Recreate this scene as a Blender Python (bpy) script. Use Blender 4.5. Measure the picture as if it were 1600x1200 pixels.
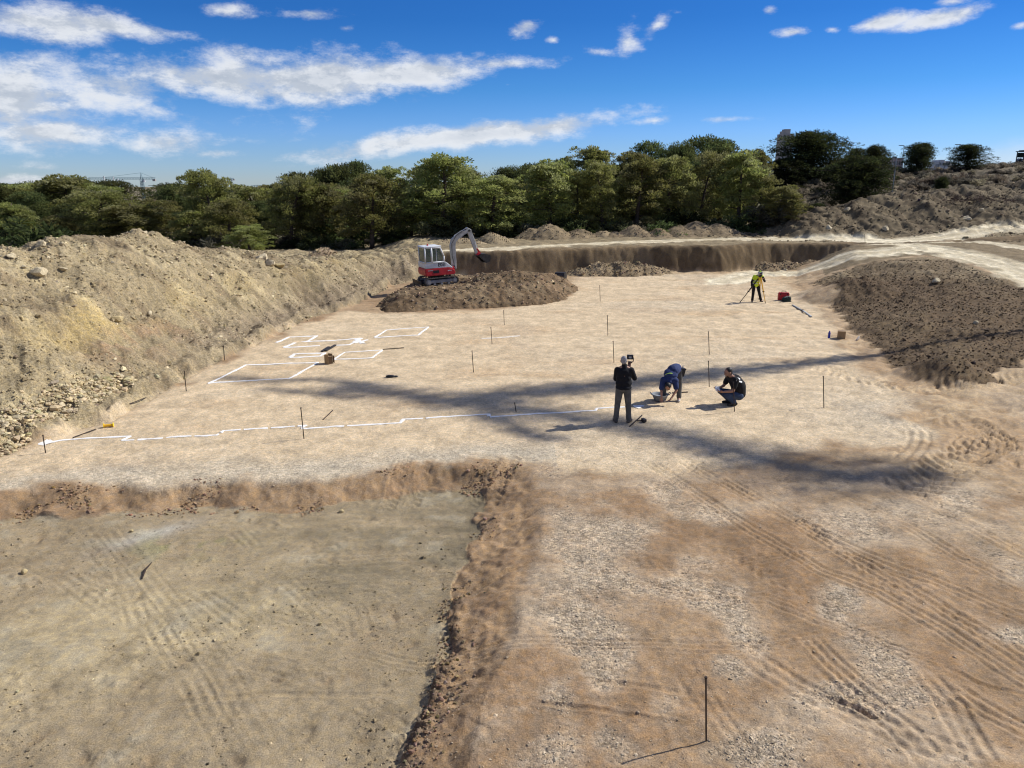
import bpy, bmesh, math, random
import numpy as np
from mathutils import Vector, Matrix, Euler

for o in list(bpy.data.objects):
    bpy.data.objects.remove(o)
scene = bpy.context.scene
COL = scene.collection
RNG = np.random.default_rng(7)
random.seed(7)

# ------------------------------------------------------------------ camera
F_PX, PITCH, CAM_H = 1155.0, math.radians(15.26), 6.0
cam_d = bpy.data.cameras.new('camera')
cam = bpy.data.objects.new('camera', cam_d)
COL.objects.link(cam)
cam_d.sensor_fit = 'HORIZONTAL'
cam_d.sensor_width = 36.0
cam_d.lens = 36.0 * F_PX / 1600.0
cam_d.clip_start = 0.1
cam_d.clip_end = 6000
cam.location = (0, 0, CAM_H)
cam.rotation_euler = (math.radians(90) - PITCH, 0, 0)
scene.camera = cam

# ------------------------------------------------------------------ sun, sky, exposure
SUN_EL = math.radians(40.0)
SUN_AZ = math.radians(20.0)           # angle of the sun's bearing from +X towards +Y
SUN_DIR = Vector((math.cos(SUN_AZ) * math.cos(SUN_EL), math.sin(SUN_AZ) * math.cos(SUN_EL), math.sin(SUN_EL)))
sun_d = bpy.data.lights.new('sun', 'SUN')
sun_d.energy = 4.2
sun_d.angle = math.radians(0.6)
sun_d.color = (1.0, 0.98, 0.945)
sun = bpy.data.objects.new('sun', sun_d)
COL.objects.link(sun)
sun.location = (40, 20, 40)
sun.rotation_euler = (-SUN_DIR).to_track_quat('-Z', 'Y').to_euler()

scene.view_settings.view_transform = 'Standard'
scene.view_settings.look = 'None'
scene.view_settings.exposure = 0.42
scene.view_settings.gamma = 1.0
scene.view_settings.use_curve_mapping = False
scene.render.engine = 'CYCLES'
scene.cycles.pixel_filter_type = 'BLACKMAN_HARRIS'
scene.cycles.filter_width = 1.15
scene.cycles.max_bounces = 6
scene.cycles.diffuse_bounces = 3
scene.cycles.transparent_max_bounces = 6


def pix_dir(u, v):
    px, py = (u - 800) / F_PX, (600 - v) / F_PX
    c, s = math.cos(PITCH), math.sin(PITCH)
    return px, c + py * s, -s + py * c


def P(u, v, z=0.0):
    """where the sight line through a point of the photograph meets height z"""
    dx, dy, dz = pix_dir(u, v)
    t = (z - CAM_H) / dz
    return (dx * t, dy * t)


def Q(u, v, y):
    """the point on that sight line at distance y from the camera"""
    dx, dy, dz = pix_dir(u, v)
    t = y / dy
    return (dx * t, y, CAM_H + dz * t)


# ------------------------------------------------------------------ node helpers
class NT:
    def __init__(s, tree):
        s.t = tree

    def n(s, typ, **kw):
        nd = s.t.nodes.new(typ)
        for k, v in kw.items():
            setattr(nd, k, v)
        return nd

    def l(s, a, b):
        s.t.links.new(a, b)

    def put(s, sock, v):
        if hasattr(v, 'is_linked') or isinstance(v, bpy.types.NodeSocket):
            s.l(v, sock)
        else:
            sock.default_value = v

    def math(s, op, a, b=0.0, c=None, clamp=False):
        nd = s.n('ShaderNodeMath', operation=op)
        nd.use_clamp = clamp
        s.put(nd.inputs[0], a)
        s.put(nd.inputs[1], b)
        if c is not None:
            s.put(nd.inputs[2], c)
        return nd.outputs[0]

    def mix(s, f, a, b, blend='MIX'):
        nd = s.n('ShaderNodeMix', data_type='RGBA', blend_type=blend)
        nd.clamp_factor = True
        s.put(nd.inputs[0], f)
        s.put(nd.inputs[6], a)
        s.put(nd.inputs[7], b)
        return nd.outputs[2]

    def ramp(s, x, lo, hi, a=0.0, b=1.0):
        nd = s.n('ShaderNodeMapRange', interpolation_type='SMOOTHSTEP')
        s.put(nd.inputs[0], x)
        nd.inputs[1].default_value = lo
        nd.inputs[2].default_value = hi
        nd.inputs[3].default_value = a
        nd.inputs[4].default_value = b
        return nd.outputs[0]

    def noise(s, vec, scale, detail=4, rough=0.55):
        nd = s.n('ShaderNodeTexNoise')
        if vec is not None:
            s.l(vec, nd.inputs['Vector'])
        nd.inputs['Scale'].default_value = scale
        nd.inputs['Detail'].default_value = detail
        nd.inputs['Roughness'].default_value = rough
        return nd.outputs[0]


# ------------------------------------------------------------------ world: clear sky with the clouds of that day and added ones out of view
world = bpy.data.worlds.new('World')
scene.world = world
world.use_nodes = True
wt = NT(world.node_tree)
for nd in list(world.node_tree.nodes):
    world.node_tree.nodes.remove(nd)
SKY_STRENGTH = 0.125
out = wt.n('ShaderNodeOutputWorld')
bg = wt.n('ShaderNodeBackground')
bg.inputs['Strength'].default_value = SKY_STRENGTH
wt.l(bg.outputs[0], out.inputs[0])
sky = wt.n('ShaderNodeTexSky', sky_type='NISHITA')
sky.sun_disc = False
sky.sun_elevation = SUN_EL
sky.sun_rotation = math.pi / 2 - SUN_AZ
sky.altitude = 60
sky.air_density = 1.0
sky.dust_density = 0.0
sky.ozone_density = 2.0
hs = wt.n('ShaderNodeHueSaturation')
hs.inputs['Saturation'].default_value = 1.15
hs.inputs['Value'].default_value = 0.76
wt.l(sky.outputs[0], hs.inputs['Color'])
tc = wt.n('ShaderNodeTexCoord')
sp = wt.n('ShaderNodeSeparateXYZ')
wt.l(tc.outputs['Generated'], sp.inputs[0])
az = wt.math('ARCTAN2', sp.outputs[0], sp.outputs[1])
el = wt.math('ARCSINE', sp.outputs[2])
cb = wt.n('ShaderNodeCombineXYZ')
wt.l(az, cb.inputs[0])
wt.l(el, cb.inputs[1])
AE = cb.outputs[0]


def azel(u, v):
    d = Vector(pix_dir(u, v)).normalized()
    return math.atan2(d.x, d.y), math.asin(d.z)


# bearing of each cloud (centre, half width, half height in photograph pixels, tilt, thickness)
CLOUDS = [
    (50, 32, 150, 36, 0, 1.0), (170, 40, 130, 20, -4, .85), (40, 150, 190, 66, 0, 1.0), (90, 205, 130, 34, 0, .9), (170, 130, 140, 34, 0, .7),
    (330, 118, 180, 34, 0, 1.0), (470, 122, 230, 44, 0, 1.1), (620, 118, 150, 30, 4, 1.0), (800, 99, 100, 13, 3, .75),
    (245, 222, 105, 24, 5, .72), (300, 190, 60, 16, 0, .4), (730, 213, 240, 22, 6.5, 1.0), (860, 198, 110, 18, 6, .8), (355, 17, 60, 13, 0, .65), (490, 21, 50, 11, 0, .6),
    (820, 42, 24, 13, 10, .6), (935, 80, 34, 12, -8, .6), (980, 66, 28, 26, 55, .6), (1028, 38, 44, 13, 40, .6), (795, 132, 40, 7, 0, .5),
    (1020, 189, 50, 8, 5, .6), (1135, 187, 60, 7, 0, .5), (1240, 50, 34, 9, 0, .75), (1380, 34, 50, 15, 5, .85), (1462, 30, 72, 15, 8, .95), (1202, 17, 14, 9, 0, .6),
    (1300, 46, 14, 6, 0, .6), (20, 282, 100, 14, 0, .8), (1490, 2, 30, 8, 0, .6), (1595, 40, 20, 8, 10, .6), (400, 200, 130, 30, 0, .32), (345, 240, 40, 9, 0, .5), (60, 262, 60, 9, 0, .4),
    (865, 63, 10, 6, 0, .5), (540, 44, 14, 6, 0, .5), (1060, 19, 26, 6, 0, .5)]
cur = None
for (cu, cv, rw, rh, tilt, thick) in CLOUDS:
    a0, e0 = azel(cu, cv)
    a1, _ = azel(cu + rw, cv)
    _, e1 = azel(cu, cv - rh)
    mp = wt.n('ShaderNodeMapping', vector_type='TEXTURE')
    mp.inputs['Location'].default_value = (a0, e0, 0)
    mp.inputs['Rotation'].default_value = (0, 0, math.radians(tilt))
    mp.inputs['Scale'].default_value = (abs(a1 - a0), abs(e1 - e0), 1)
    wt.l(AE, mp.inputs[0])
    ln = wt.n('ShaderNodeVectorMath', operation='LENGTH')
    wt.l(mp.outputs[0], ln.inputs[0])
    m = wt.math('MULTIPLY_ADD', ln.outputs['Value'], -thick * 0.78, thick * 1.08)
    cur = m if cur is None else wt.math('MAXIMUM', cur, m)
nsp = wt.n('ShaderNodeMapping')
nsp.inputs['Scale'].default_value = (1, 1, 1.6)
wt.l(tc.outputs['Generated'], nsp.inputs[0])
wide = wt.noise(nsp.outputs[0], 3.2, 5, 0.58)
away = wt.math('MAXIMUM', wt.ramp(wt.math('ABSOLUTE', az), 0.70, 0.95), wt.ramp(el, 0.30, 0.45))
fill_clouds = wt.math('MULTIPLY_ADD', wt.math('SUBTRACT', wide, 0.41), 3.4, wt.math('MULTIPLY_ADD', away, 0.9, -0.9))  # clouds added out of view to whiten the fill light
cur = wt.math('MAXIMUM', cur, fill_clouds)
cmask = wt.math('MAXIMUM', cur, -0.6)


def cloud_noise(dx, dy, scale, det, warp=None):
    mp = wt.n('ShaderNodeMapping')
    mp.inputs['Location'].default_value = (dx, dy, 0.37)
    mp.inputs['Scale'].default_value = (1.0, 2.1, 1)
    wt.l(AE, mp.inputs[0])
    return wt.noise(mp.outputs[0], scale, det, 0.66)


n1 = cloud_noise(0, 0, 13.0, 9)
n1b = cloud_noise(-0.012, -0.03, 13.0, 5)
nbig = cloud_noise(3.1, 1.7, 5.0, 3)
dens0 = wt.math('MULTIPLY_ADD', wt.math('SUBTRACT', n1, 0.5), 2.5, wt.math('MULTIPLY', cmask, 1.25))
dens0 = wt.math('MULTIPLY_ADD', wt.math('SUBTRACT', nbig, 0.5), 0.5, dens0)
dens = wt.ramp(dens0, 0.20, 1.12)
# a thin pale veil low in the east, fading upwards
va, ve = azel(1560, 262)
mpv = wt.n('ShaderNodeMapping', vector_type='TEXTURE')
mpv.inputs['Location'].default_value = (va + 0.25, ve - 0.02, 0)
mpv.inputs['Rotation'].default_value = (0, 0, math.radians(6))
mpv.inputs['Scale'].default_value = (0.52, 0.085, 1)
wt.l(AE, mpv.inputs[0])
lv = wt.n('ShaderNodeVectorMath', operation='LENGTH')
wt.l(mpv.outputs[0], lv.inputs[0])
veil = wt.ramp(wt.math('MULTIPLY_ADD', wt.math('SUBTRACT', n1, 0.5), 0.35, lv.outputs['Value']), 1.05, 0.72, 0.0, 0.55)
shade = wt.ramp(wt.math('SUBTRACT', n1b, n1), -0.09, 0.10)
thickg = wt.ramp(dens0, 0.75, 1.75)
grey = wt.math('MULTIPLY', wt.math('ADD', wt.math('MULTIPLY', shade, 0.75), wt.math('MULTIPLY', thickg, 0.55)), 0.8, clamp=True)
K = 0.77 / SKY_STRENGTH
ccol = wt.mix(grey, (0.84 * K, 0.86 * K, 0.89 * K, 1), (0.40 * K, 0.46 * K, 0.55 * K, 1))
cr = wt.n('ShaderNodeValToRGB')
wt.l(wt.math('MULTIPLY', el, 4.0, clamp=True), cr.inputs[0])
for pos_, c_ in ((0.0, (0.40, 0.56, 1.02, 1)), (0.24, (0.31, 0.52, 1.02, 1)), (0.45, (0.19, 0.45, 0.86, 1)), (0.76, (0.12, 0.37, 0.76, 1))):
    e_ = cr.color_ramp.elements[0] if pos_ == 0 else cr.color_ramp.elements.new(pos_)
    e_.color = c_
cr.color_ramp.elements[len(cr.color_ramp.elements) - 1].color = (0.12, 0.37, 0.76, 1)
tint = cr.outputs[0]
blue = wt.mix(1.0, hs.outputs[0], tint, 'MULTIPLY')
s1 = wt.mix(wt.math('MULTIPLY', dens, 0.93), blue, ccol)
s2 = wt.mix(veil, s1, (0.66 * K, 0.77 * K, 0.90 * K, 1))
wt.l(s2, bg.inputs['Color'])


# ------------------------------------------------------------------ material helpers
def new_mat(name):
    m = bpy.data.materials.new(name)
    m.use_nodes = True
    t = NT(m.node_tree)
    b = m.node_tree.nodes['Principled BSDF']
    return m, t, b


def plain(name, col, rough=0.6, metal=0.0, var=0.12, vscale=6.0, bump=0.0, spec=0.4):
    m, t, b = new_mat(name)
    tcn = t.n('ShaderNodeTexCoord')
    f = t.noise(tcn.outputs['Object'], vscale, 5, 0.6)
    f2 = t.ramp(f, 0.3, 0.7)
    c0 = tuple(c * (1 - var) for c in col[:3]) + (1,)
    c1 = tuple(min(1, c * (1 + var)) for c in col[:3]) + (1,)
    t.l(t.mix(f2, c0, c1), b.inputs['Base Color'])
    b.inputs['Roughness'].default_value = rough
    b.inputs['Metallic'].default_value = metal
    b.inputs['Specular IOR Level'].default_value = spec
    if bump:
        bn = t.n('ShaderNodeBump')
        bn.inputs['Strength'].default_value = bump
        bn.inputs['Distance'].default_value = 0.02
        t.l(t.noise(tcn.outputs['Object'], vscale * 6, 4), bn.inputs['Height'])
        t.l(bn.outputs[0], b.inputs['Normal'])
    return m


def soil_mat(name, grain=1.0):
    """earth: colour of each soil comes from the 'soil' attribute, grain and pebbles from noise"""
    m, t, b = new_mat(name)
    at = t.n('ShaderNodeAttribute', attribute_name='soil')
    geo = t.n('ShaderNodeNewGeometry')
    pos = geo.outputs['Position']
    gr = t.n('ShaderNodeAttribute', attribute_name='grit').outputs['Fac']
    n_a = t.noise(pos, 1.7, 6, 0.62)
    n_b = t.noise(pos, 9.0, 5, 0.65)
    n_c = t.noise(pos, 55.0, 4, 0.7)
    f1 = t.ramp(n_a, 0.28, 0.72, 0.86, 1.12)
    f2 = t.ramp(n_b, 0.25, 0.75, 0.86, 1.13)
    f3 = t.ramp(n_c, 0.28, 0.72, 0.70, 1.26)
    f = t.math('MULTIPLY', t.math('MULTIPLY', f1, f2), f3)
    vo = t.n('ShaderNodeTexVoronoi')
    vo.inputs['Scale'].default_value = 26.0
    t.l(pos, vo.inputs['Vector'])
    sx = t.n('ShaderNodeSeparateColor')
    t.l(vo.outputs['Color'], sx.inputs[0])
    spk = t.ramp(sx.outputs[0], 0.0, 1.0, 0.62, 1.34)
    spk = t.math('ADD', t.math('MULTIPLY', gr, t.math('SUBTRACT', spk, 1.0)), 1.0)
    f = t.math('MULTIPLY', f, spk)
    mul = t.n('ShaderNodeVectorMath', operation='SCALE')
    t.l(at.outputs['Color'], mul.inputs[0])
    t.l(f, mul.inputs['Scale'])
    hue = t.n('ShaderNodeHueSaturation')
    t.l(mul.outputs[0], hue.inputs['Color'])
    t.l(t.ramp(n_b, 0.2, 0.8, 0.8, 1.15), hue.inputs['Saturation'])
    warm = t.mix(1.0, hue.outputs[0], (1.0, 0.978, 0.895, 1), 'MULTIPLY')
    t.l(warm, b.inputs['Base Color'])
    b.inputs['Roughness'].default_value = 0.96
    b.inputs['Specular IOR Level'].default_value = 0.12
    bn = t.n('ShaderNodeBump')
    bn.inputs['Strength'].default_value = 0.75 * grain
    bn.inputs['Distance'].default_value = 0.03
    hgt = t.math('ADD', t.math('MULTIPLY', n_b, 0.42), t.math('MULTIPLY', n_c, 0.45))
    hgt = t.math('SUBTRACT', hgt, t.math('MULTIPLY', t.math('MULTIPLY', vo.outputs['Distance'], gr), 0.55))
    t.l(hgt, bn.inputs['Height'])
    t.l(bn.outputs[0], b.inputs['Normal'])
    return m


M_SOIL = soil_mat('earth')
M_CLOD = soil_mat('loose_earth', 1.2)
M_STONE = plain('limestone', (0.52, 0.43, 0.275), 0.92, var=0.3, vscale=9, bump=0.4, spec=0.15)
M_STONE_Y = plain('ochre_stone', (0.46, 0.36, 0.19), 0.92, var=0.25, vscale=7, bump=0.4, spec=0.15)
M_CHALK = plain('white_chalk', (0.80, 0.77, 0.71), 0.95, var=0.09, vscale=20, spec=0.1)
M_RUST = plain('rusty_steel', (0.045, 0.030, 0.022), 0.7, 0.3, 0.35, 12)
M_BLACK = plain('black_plastic', (0.012, 0.012, 0.014), 0.45)
M_RUBBER = plain('dusty_rubber', (0.10, 0.088, 0.07), 0.9, var=0.35, vscale=5)
M_WHITE = plain('white_paint', (0.62, 0.63, 0.62), 0.45, var=0.12, vscale=4)
M_RED = plain('red_paint', (0.46, 0.022, 0.028), 0.42, var=0.18, vscale=4)
M_GREY = plain('grey_paint', (0.30, 0.295, 0.28), 0.5, var=0.22, vscale=5)
M_STEEL = plain('bare_steel', (0.22, 0.20, 0.18), 0.45, 0.7, 0.25, 6)
M_CHROME = plain('piston_rod', (0.65, 0.65, 0.66), 0.2, 1.0, 0.05)
M_DARKSTEEL = plain('worn_dark_steel', (0.045, 0.04, 0.036), 0.55, 0.4, 0.3, 6)
M_CARD = plain('cardboard', (0.33, 0.22, 0.11), 0.9, var=0.12)
M_CARD_DK = plain('cardboard_inside', (0.20, 0.13, 0.07), 0.9, var=0.12)
M_SKIN = plain('skin', (0.36, 0.19, 0.12), 0.55, var=0.08)
M_HAIR_G = plain('grey_hair', (0.30, 0.28, 0.27), 0.8, var=0.3, vscale=30)
M_HAIR_D = plain('dark_hair', (0.012, 0.010, 0.009), 0.6, var=0.3, vscale=30)
M_JACKET = plain('black_fleece', (0.008, 0.008, 0.010), 0.95, var=0.2)
M_TROUSER = plain('grey_trousers', (0.105, 0.098, 0.085), 0.9, var=0.22, vscale=9)
M_SHOE = plain('work_shoe', (0.10, 0.08, 0.062), 0.8, var=0.2)
M_SHOE_W = plain('pale_trainer', (0.42, 0.39, 0.35), 0.8, var=0.2)
M_SHOE_D = plain('dark_shoe', (0.02, 0.018, 0.017), 0.7)
M_NAVY = plain('navy_shirt', (0.022, 0.036, 0.105), 0.9, var=0.25, vscale=7)
M_DENIM = plain('blue_denim', (0.030, 0.050, 0.095), 0.92, var=0.3, vscale=9)
M_BLKTEE = plain('black_cotton', (0.010, 0.009, 0.010), 0.95, var=0.2)
M_HIVIS = plain('hi_vis_yellow', (0.55, 0.72, 0.03), 0.7, var=0.1)
M_TAPE = plain('reflective_tape', (0.55, 0.56, 0.50), 0.35, var=0.05)
M_LIME = plain('lime_print', (0.55, 0.78, 0.15), 0.7, var=0.05)
M_YEL = plain('yellow_paint', (0.72, 0.40, 0.02), 0.5, var=0.12)
M_GREYPL = plain('grey_instrument', (0.42, 0.44, 0.43), 0.45)
M_BLUE = plain('blue_plastic', (0.015, 0.03, 0.30), 0.4)
M_PAPER = plain('white_paper', (0.8, 0.8, 0.78), 0.85, var=0.04)
M_BASIN = plain('grey_rubber_tub', (0.20, 0.215, 0.23), 0.7, var=0.15)
M_DKGREEN = plain('dark_green_canvas', (0.014, 0.030, 0.026), 0.85, var=0.3)
M_BARK = plain('pine_bark', (0.085, 0.062, 0.045), 0.95, var=0.35, vscale=3, bump=0.4)
M_BLDG = plain('concrete_render', (0.36, 0.33, 0.30), 0.9, var=0.08, vscale=0.2)
M_BLDG_P = plain('pink_render', (0.36, 0.27, 0.24), 0.9, var=0.08, vscale=0.2)
M_BLDG_W = plain('white_render', (0.55, 0.54, 0.52), 0.9, var=0.06, vscale=0.2)
M_WINDOW = plain('dark_window', (0.05, 0.06, 0.075), 0.15, var=0.1, spec=0.6)
M_GALV = plain('galvanised_steel', (0.30, 0.31, 0.31), 0.5, 0.5, 0.1)
M_CRANE = plain('crane_steel', (0.05, 0.13, 0.17), 0.6, 0.2, 0.1)


def glass_mat():
    m, t, b = new_mat('cab_glass')
    tcn = t.n('ShaderNodeTexCoord')
    t.l(t.mix(t.noise(tcn.outputs['Object'], 2.0), (0.045, 0.085, 0.065, 1), (0.12, 0.18, 0.145, 1)), b.inputs['Base Color'])
    b.inputs['Roughness'].default_value = 0.06
    b.inputs['Alpha'].default_value = 0.72
    b.inputs['Specular IOR Level'].default_value = 0.7
    return m


M_GLASS = glass_mat()


def foliage_mat(name, warm):
    m, t, b = new_mat(name)
    at = t.n('ShaderNodeAttribute', attribute_name='leaf')
    oi = t.n('ShaderNodeObjectInfo')
    geo = t.n('ShaderNodeNewGeometry')
    n = t.noise(geo.outputs['Position'], 0.9, 3, 0.6)
    hue = t.n('ShaderNodeHueSaturation')
    t.l(at.outputs['Color'], hue.inputs['Color'])
    t.l(t.ramp(oi.outputs['Random'], 0, 1, 0.475, 0.512), hue.inputs['Hue'])
    t.l(t.math('MULTIPLY', t.ramp(n, 0.3, 0.7, 0.72 * warm, 1.25 * warm), t.ramp(oi.outputs['Random'], 0, 1, 0.72, 1.3)), hue.inputs['Value'])
    b.inputs['Roughness'].default_value = 0.75
    b.inputs['Specular IOR Level'].default_value = 0.2
    t.l(hue.outputs[0], b.inputs['Base Color'])
    tr = t.n('ShaderNodeBsdfTranslucent')
    t.l(hue.outputs[0], tr.inputs['Color'])
    mx = t.n('ShaderNodeMixShader')
    mx.inputs[0].default_value = 0.55
    t.l(b.outputs[0], mx.inputs[1])
    t.l(tr.outputs[0], mx.inputs[2])
    t.l(mx.outputs[0], m.node_tree.nodes['Material Output'].inputs[0])
    return m


M_LEAF = foliage_mat('pine_needles', 1.38)
M_LEAF_DARK = foliage_mat('dark_pine_needles', 0.5)


# ------------------------------------------------------------------ object helpers
def tag(o, label=None, cat=None, group=None, kind=None):
    if label: o['label'] = label
    if cat: o['category'] = cat
    if group: o['group'] = group
    if kind: o['kind'] = kind
    return o


def empty(name, loc, rz=0.0, label=None, cat=None, group=None):
    o = bpy.data.objects.new(name, None)
    COL.objects.link(o)
    o.location = loc
    o.rotation_euler = (0, 0, rz)
    o.empty_display_size = 0.2
    return tag(o, label, cat, group)


def link(name, me, mat=None, parent=None):
    o = bpy.data.objects.new(name, me)
    COL.objects.link(o)
    if mat is not None and not me.materials:
        me.materials.append(mat)
    if parent is not None:
        o.parent = parent
    return o


def mesh_np(name, verts, faces, mat=None, smooth=False):
    """mesh from an (n,3) array and an (m,3) or (m,4) array"""
    verts = np.ascontiguousarray(verts, dtype=np.float32)
    faces = np.ascontiguousarray(faces, dtype=np.int32)
    me = bpy.data.meshes.new(name)
    me.vertices.add(len(verts))
    me.vertices.foreach_set('co', verts.ravel())
    k = faces.shape[1]
    me.loops.add(faces.size)
    me.loops.foreach_set('vertex_index', faces.ravel())
    me.polygons.add(len(faces))
    me.polygons.foreach_set('loop_start', np.arange(0, faces.size, k, dtype=np.int32))
    me.polygons.foreach_set('loop_total', np.full(len(faces), k, dtype=np.int32))
    me.polygons.foreach_set('use_smooth', np.full(len(faces), smooth, dtype=bool))
    me.update(calc_edges=True)
    if mat is not None:
        me.materials.append(mat)
    return me


def set_color(me, name, rgb):
    a = me.attributes.new(name, 'FLOAT_COLOR', 'POINT')
    c = np.ones((len(me.vertices), 4), dtype=np.float32)
    c[:, :3] = rgb
    a.data.foreach_set('color', c.ravel())


def set_float(me, name, v):
    a = me.attributes.new(name, 'FLOAT', 'POINT')
    a.data.foreach_set('value', np.ascontiguousarray(np.broadcast_to(v, (len(me.vertices),)), dtype=np.float32))


class MB:
    """collects shapes and links them as ONE mesh object"""
    def __init__(s):
        s.bm = bmesh.new()

    def box(s, c, size, rot=(0, 0, 0), bevel=0.0, taper=None):
        r = bmesh.ops.create_cube(s.bm, size=1.0)
        vs = r['verts']
        if taper:
            for v in vs:
                if v.co.z > 0:
                    v.co.x *= taper[0]
                    v.co.y *= taper[1]
        M = Matrix.Translation(c) @ Euler(rot).to_matrix().to_4x4() @ Matrix.Diagonal((*size, 1))
        bmesh.ops.transform(s.bm, matrix=M, verts=vs)
        if bevel:
            es = list({e for v in vs for e in v.link_edges})
            bmesh.ops.bevel(s.bm, geom=es, offset=bevel, segments=2, affect='EDGES', profile=0.6)
        return s

    def tube(s, a, b, r0, r1=None, n=10, caps=True):
        a, b = Vector(a), Vector(b)
        d = b - a
        r1 = r0 if r1 is None else r1
        M = Matrix.Translation((a + b) / 2) @ d.to_track_quat('Z', 'Y').to_matrix().to_4x4()
        bmesh.ops.create_cone(s.bm, cap_ends=caps, segments=n, radius1=r0, radius2=r1, depth=d.length, matrix=M)
        return s

    def path(s, pts, rad, n=8):
        """a bent tube through the points, one radius per point"""
        pts = [Vector(p) for p in pts]
        if not hasattr(rad, '__len__'):
            rad = [rad] * len(pts)
        rings = []
        ref = Vector((0.31, 0.17, 0.93)).normalized()
        for i, p in enumerate(pts):
            t = (pts[min(i + 1, len(pts) - 1)] - pts[max(i - 1, 0)]).normalized()
            u = t.cross(ref)
            if u.length < 1e-3: u = t.cross(Vector((1, 0, 0)))
            u.normalize()
            w = t.cross(u)
            rings.append([s.bm.verts.new(p + (u * math.cos(2 * math.pi * k / n) + w * math.sin(2 * math.pi * k / n)) * rad[i]) for k in range(n)])
        for i in range(len(rings) - 1):
            for k in range(n):
                s.bm.faces.new((rings[i][k], rings[i][(k + 1) % n], rings[i + 1][(k + 1) % n], rings[i + 1][k]))
        s.bm.faces.new(rings[0][::-1])
        s.bm.faces.new(rings[-1])
        return s

    def ball(s, c, r, sub=2, rot=(0, 0, 0)):
        if not hasattr(r, '__len__'): r = (r, r, r)
        M = Matrix.Translation(c) @ Euler(rot).to_matrix().to_4x4() @ Matrix.Diagonal((*r, 1))
        bmesh.ops.create_icosphere(s.bm, subdivisions=sub, radius=1.0, matrix=M)
        return s

    def prism(s, poly, y0, y1, bevel=0.0):
        """extrude an outline given in (x,z) from y0 to y1"""
        f = [s.bm.verts.new((p[0], y0, p[1])) for p in poly]
        g = [s.bm.verts.new((p[0], y1, p[1])) for p in poly]
        n = len(poly)
        fs = [s.bm.faces.new(f), s.bm.faces.new(g[::-1])]
        for i in range(n):
            fs.append(s.bm.faces.new((f[i], g[i], g[(i + 1) % n], f[(i + 1) % n])))
        if bevel:
            es = list({e for q in fs for e in q.edges})
            bmesh.ops.bevel(s.bm, geom=es, offset=bevel, segments=2, affect='EDGES', profile=0.6)
        return s

    def quad(s, a, b, c, d):
        s.bm.faces.new([s.bm.verts.new(p) for p in (a, b, c, d)])
        return s

    def mesh(s, name, mat, smooth=False):
        bmesh.ops.recalc_face_normals(s.bm, faces=s.bm.faces)
        me = bpy.data.meshes.new(name)
        s.bm.to_mesh(me)
        s.bm.free()
        if smooth:
            me.polygons.foreach_set('use_smooth', np.ones(len(me.polygons), dtype=bool))
        if mat is not None:
            me.materials.append(mat)
        return me

    def build(s, name, mat, parent=None, smooth=False):
        return link(name, s.mesh(name, mat, smooth), None, parent)

# ------------------------------------------------------------------ noise
def _hash(ix, iy, seed):
    h = (ix.astype(np.int64) * 374761393 + iy.astype(np.int64) * 668265263 + seed * 1442695041) & 0xffffffff
    h = ((h ^ (h >> 13)) * 1274126177) & 0xffffffff
    h = ((h ^ (h >> 16)) * 2246822519) & 0xffffffff
    return ((h ^ (h >> 15)) & 0xffff).astype(np.float32) / 65535.0


def vnoise(x, y, seed=0):
    x = np.asarray(x, dtype=np.float64); y = np.asarray(y, dtype=np.float64)
    ix = np.floor(x); iy = np.floor(y)
    fx = (x - ix).astype(np.float32); fy = (y - iy).astype(np.float32)
    fx = fx * fx * (3 - 2 * fx); fy = fy * fy * (3 - 2 * fy)
    a = _hash(ix, iy, seed); b = _hash(ix + 1, iy, seed)
    c = _hash(ix, iy + 1, seed); d = _hash(ix + 1, iy + 1, seed)
    return (a + (b - a) * fx) * (1 - fy) + (c + (d - c) * fx) * fy - 0.5


def fbm(x, y, scale, octs=4, seed=0, gain=0.5):
    s = 0.0; amp = 1.0; f = 1.0 / scale
    ca, sa = 0.8, 0.6
    for k in range(octs):
        s = s + amp * vnoise(x * f, y * f, seed + k * 17)
        x, y = ca * x - sa * y + 3.7, sa * x + ca * y + 1.3
        amp *= gain; f *= 2.03
    return s


def S(t, a=0.0, b=1.0):
    t = np.clip((np.asarray(t) - a) / (b - a), 0, 1)
    return t * t * (3 - 2 * t)


def line_dist(x, y, pts, closed=False):
    """distance to a polyline and the length along it"""
    best = np.full(np.shape(x), 1e9, dtype=np.float64); along = np.zeros(np.shape(x)); side = np.zeros(np.shape(x)); L = 0.0
    q = list(pts) + ([pts[0]] if closed else [])
    for (ax, ay), (bx, by) in zip(q[:-1], q[1:]):
        dx, dy = bx - ax, by - ay
        l = math.hypot(dx, dy)
        t = np.clip(((x - ax) * dx + (y - ay) * dy) / (l * l), 0, 1)
        ex, ey = x - ax - t * dx, y - ay - t * dy
        d = np.hypot(ex, ey)
        m = d < best
        best = np.where(m, d, best)
        along = np.where(m, L + t * l, along)
        side = np.where(m, np.sign(dx * ey - dy * ex), side)
        L += l
    return best, along, side


def inside(x, y, poly):
    r = np.zeros(np.shape(x), dtype=bool)
    n = len(poly)
    for i in range(n):
        (ax, ay), (bx, by) = poly[i], poly[(i + 1) % n]
        if ay == by: continue
        c = ((ay > y) != (by > y)) & (x < (bx - ax) * (y - ay) / (by - ay) + ax)
        r ^= c
    return r


def sdist(x, y, poly):
    """signed distance, positive outside"""
    d, _, _ = line_dist(x, y, poly, True)
    return np.where(inside(x, y, poly), -d, d)


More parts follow.
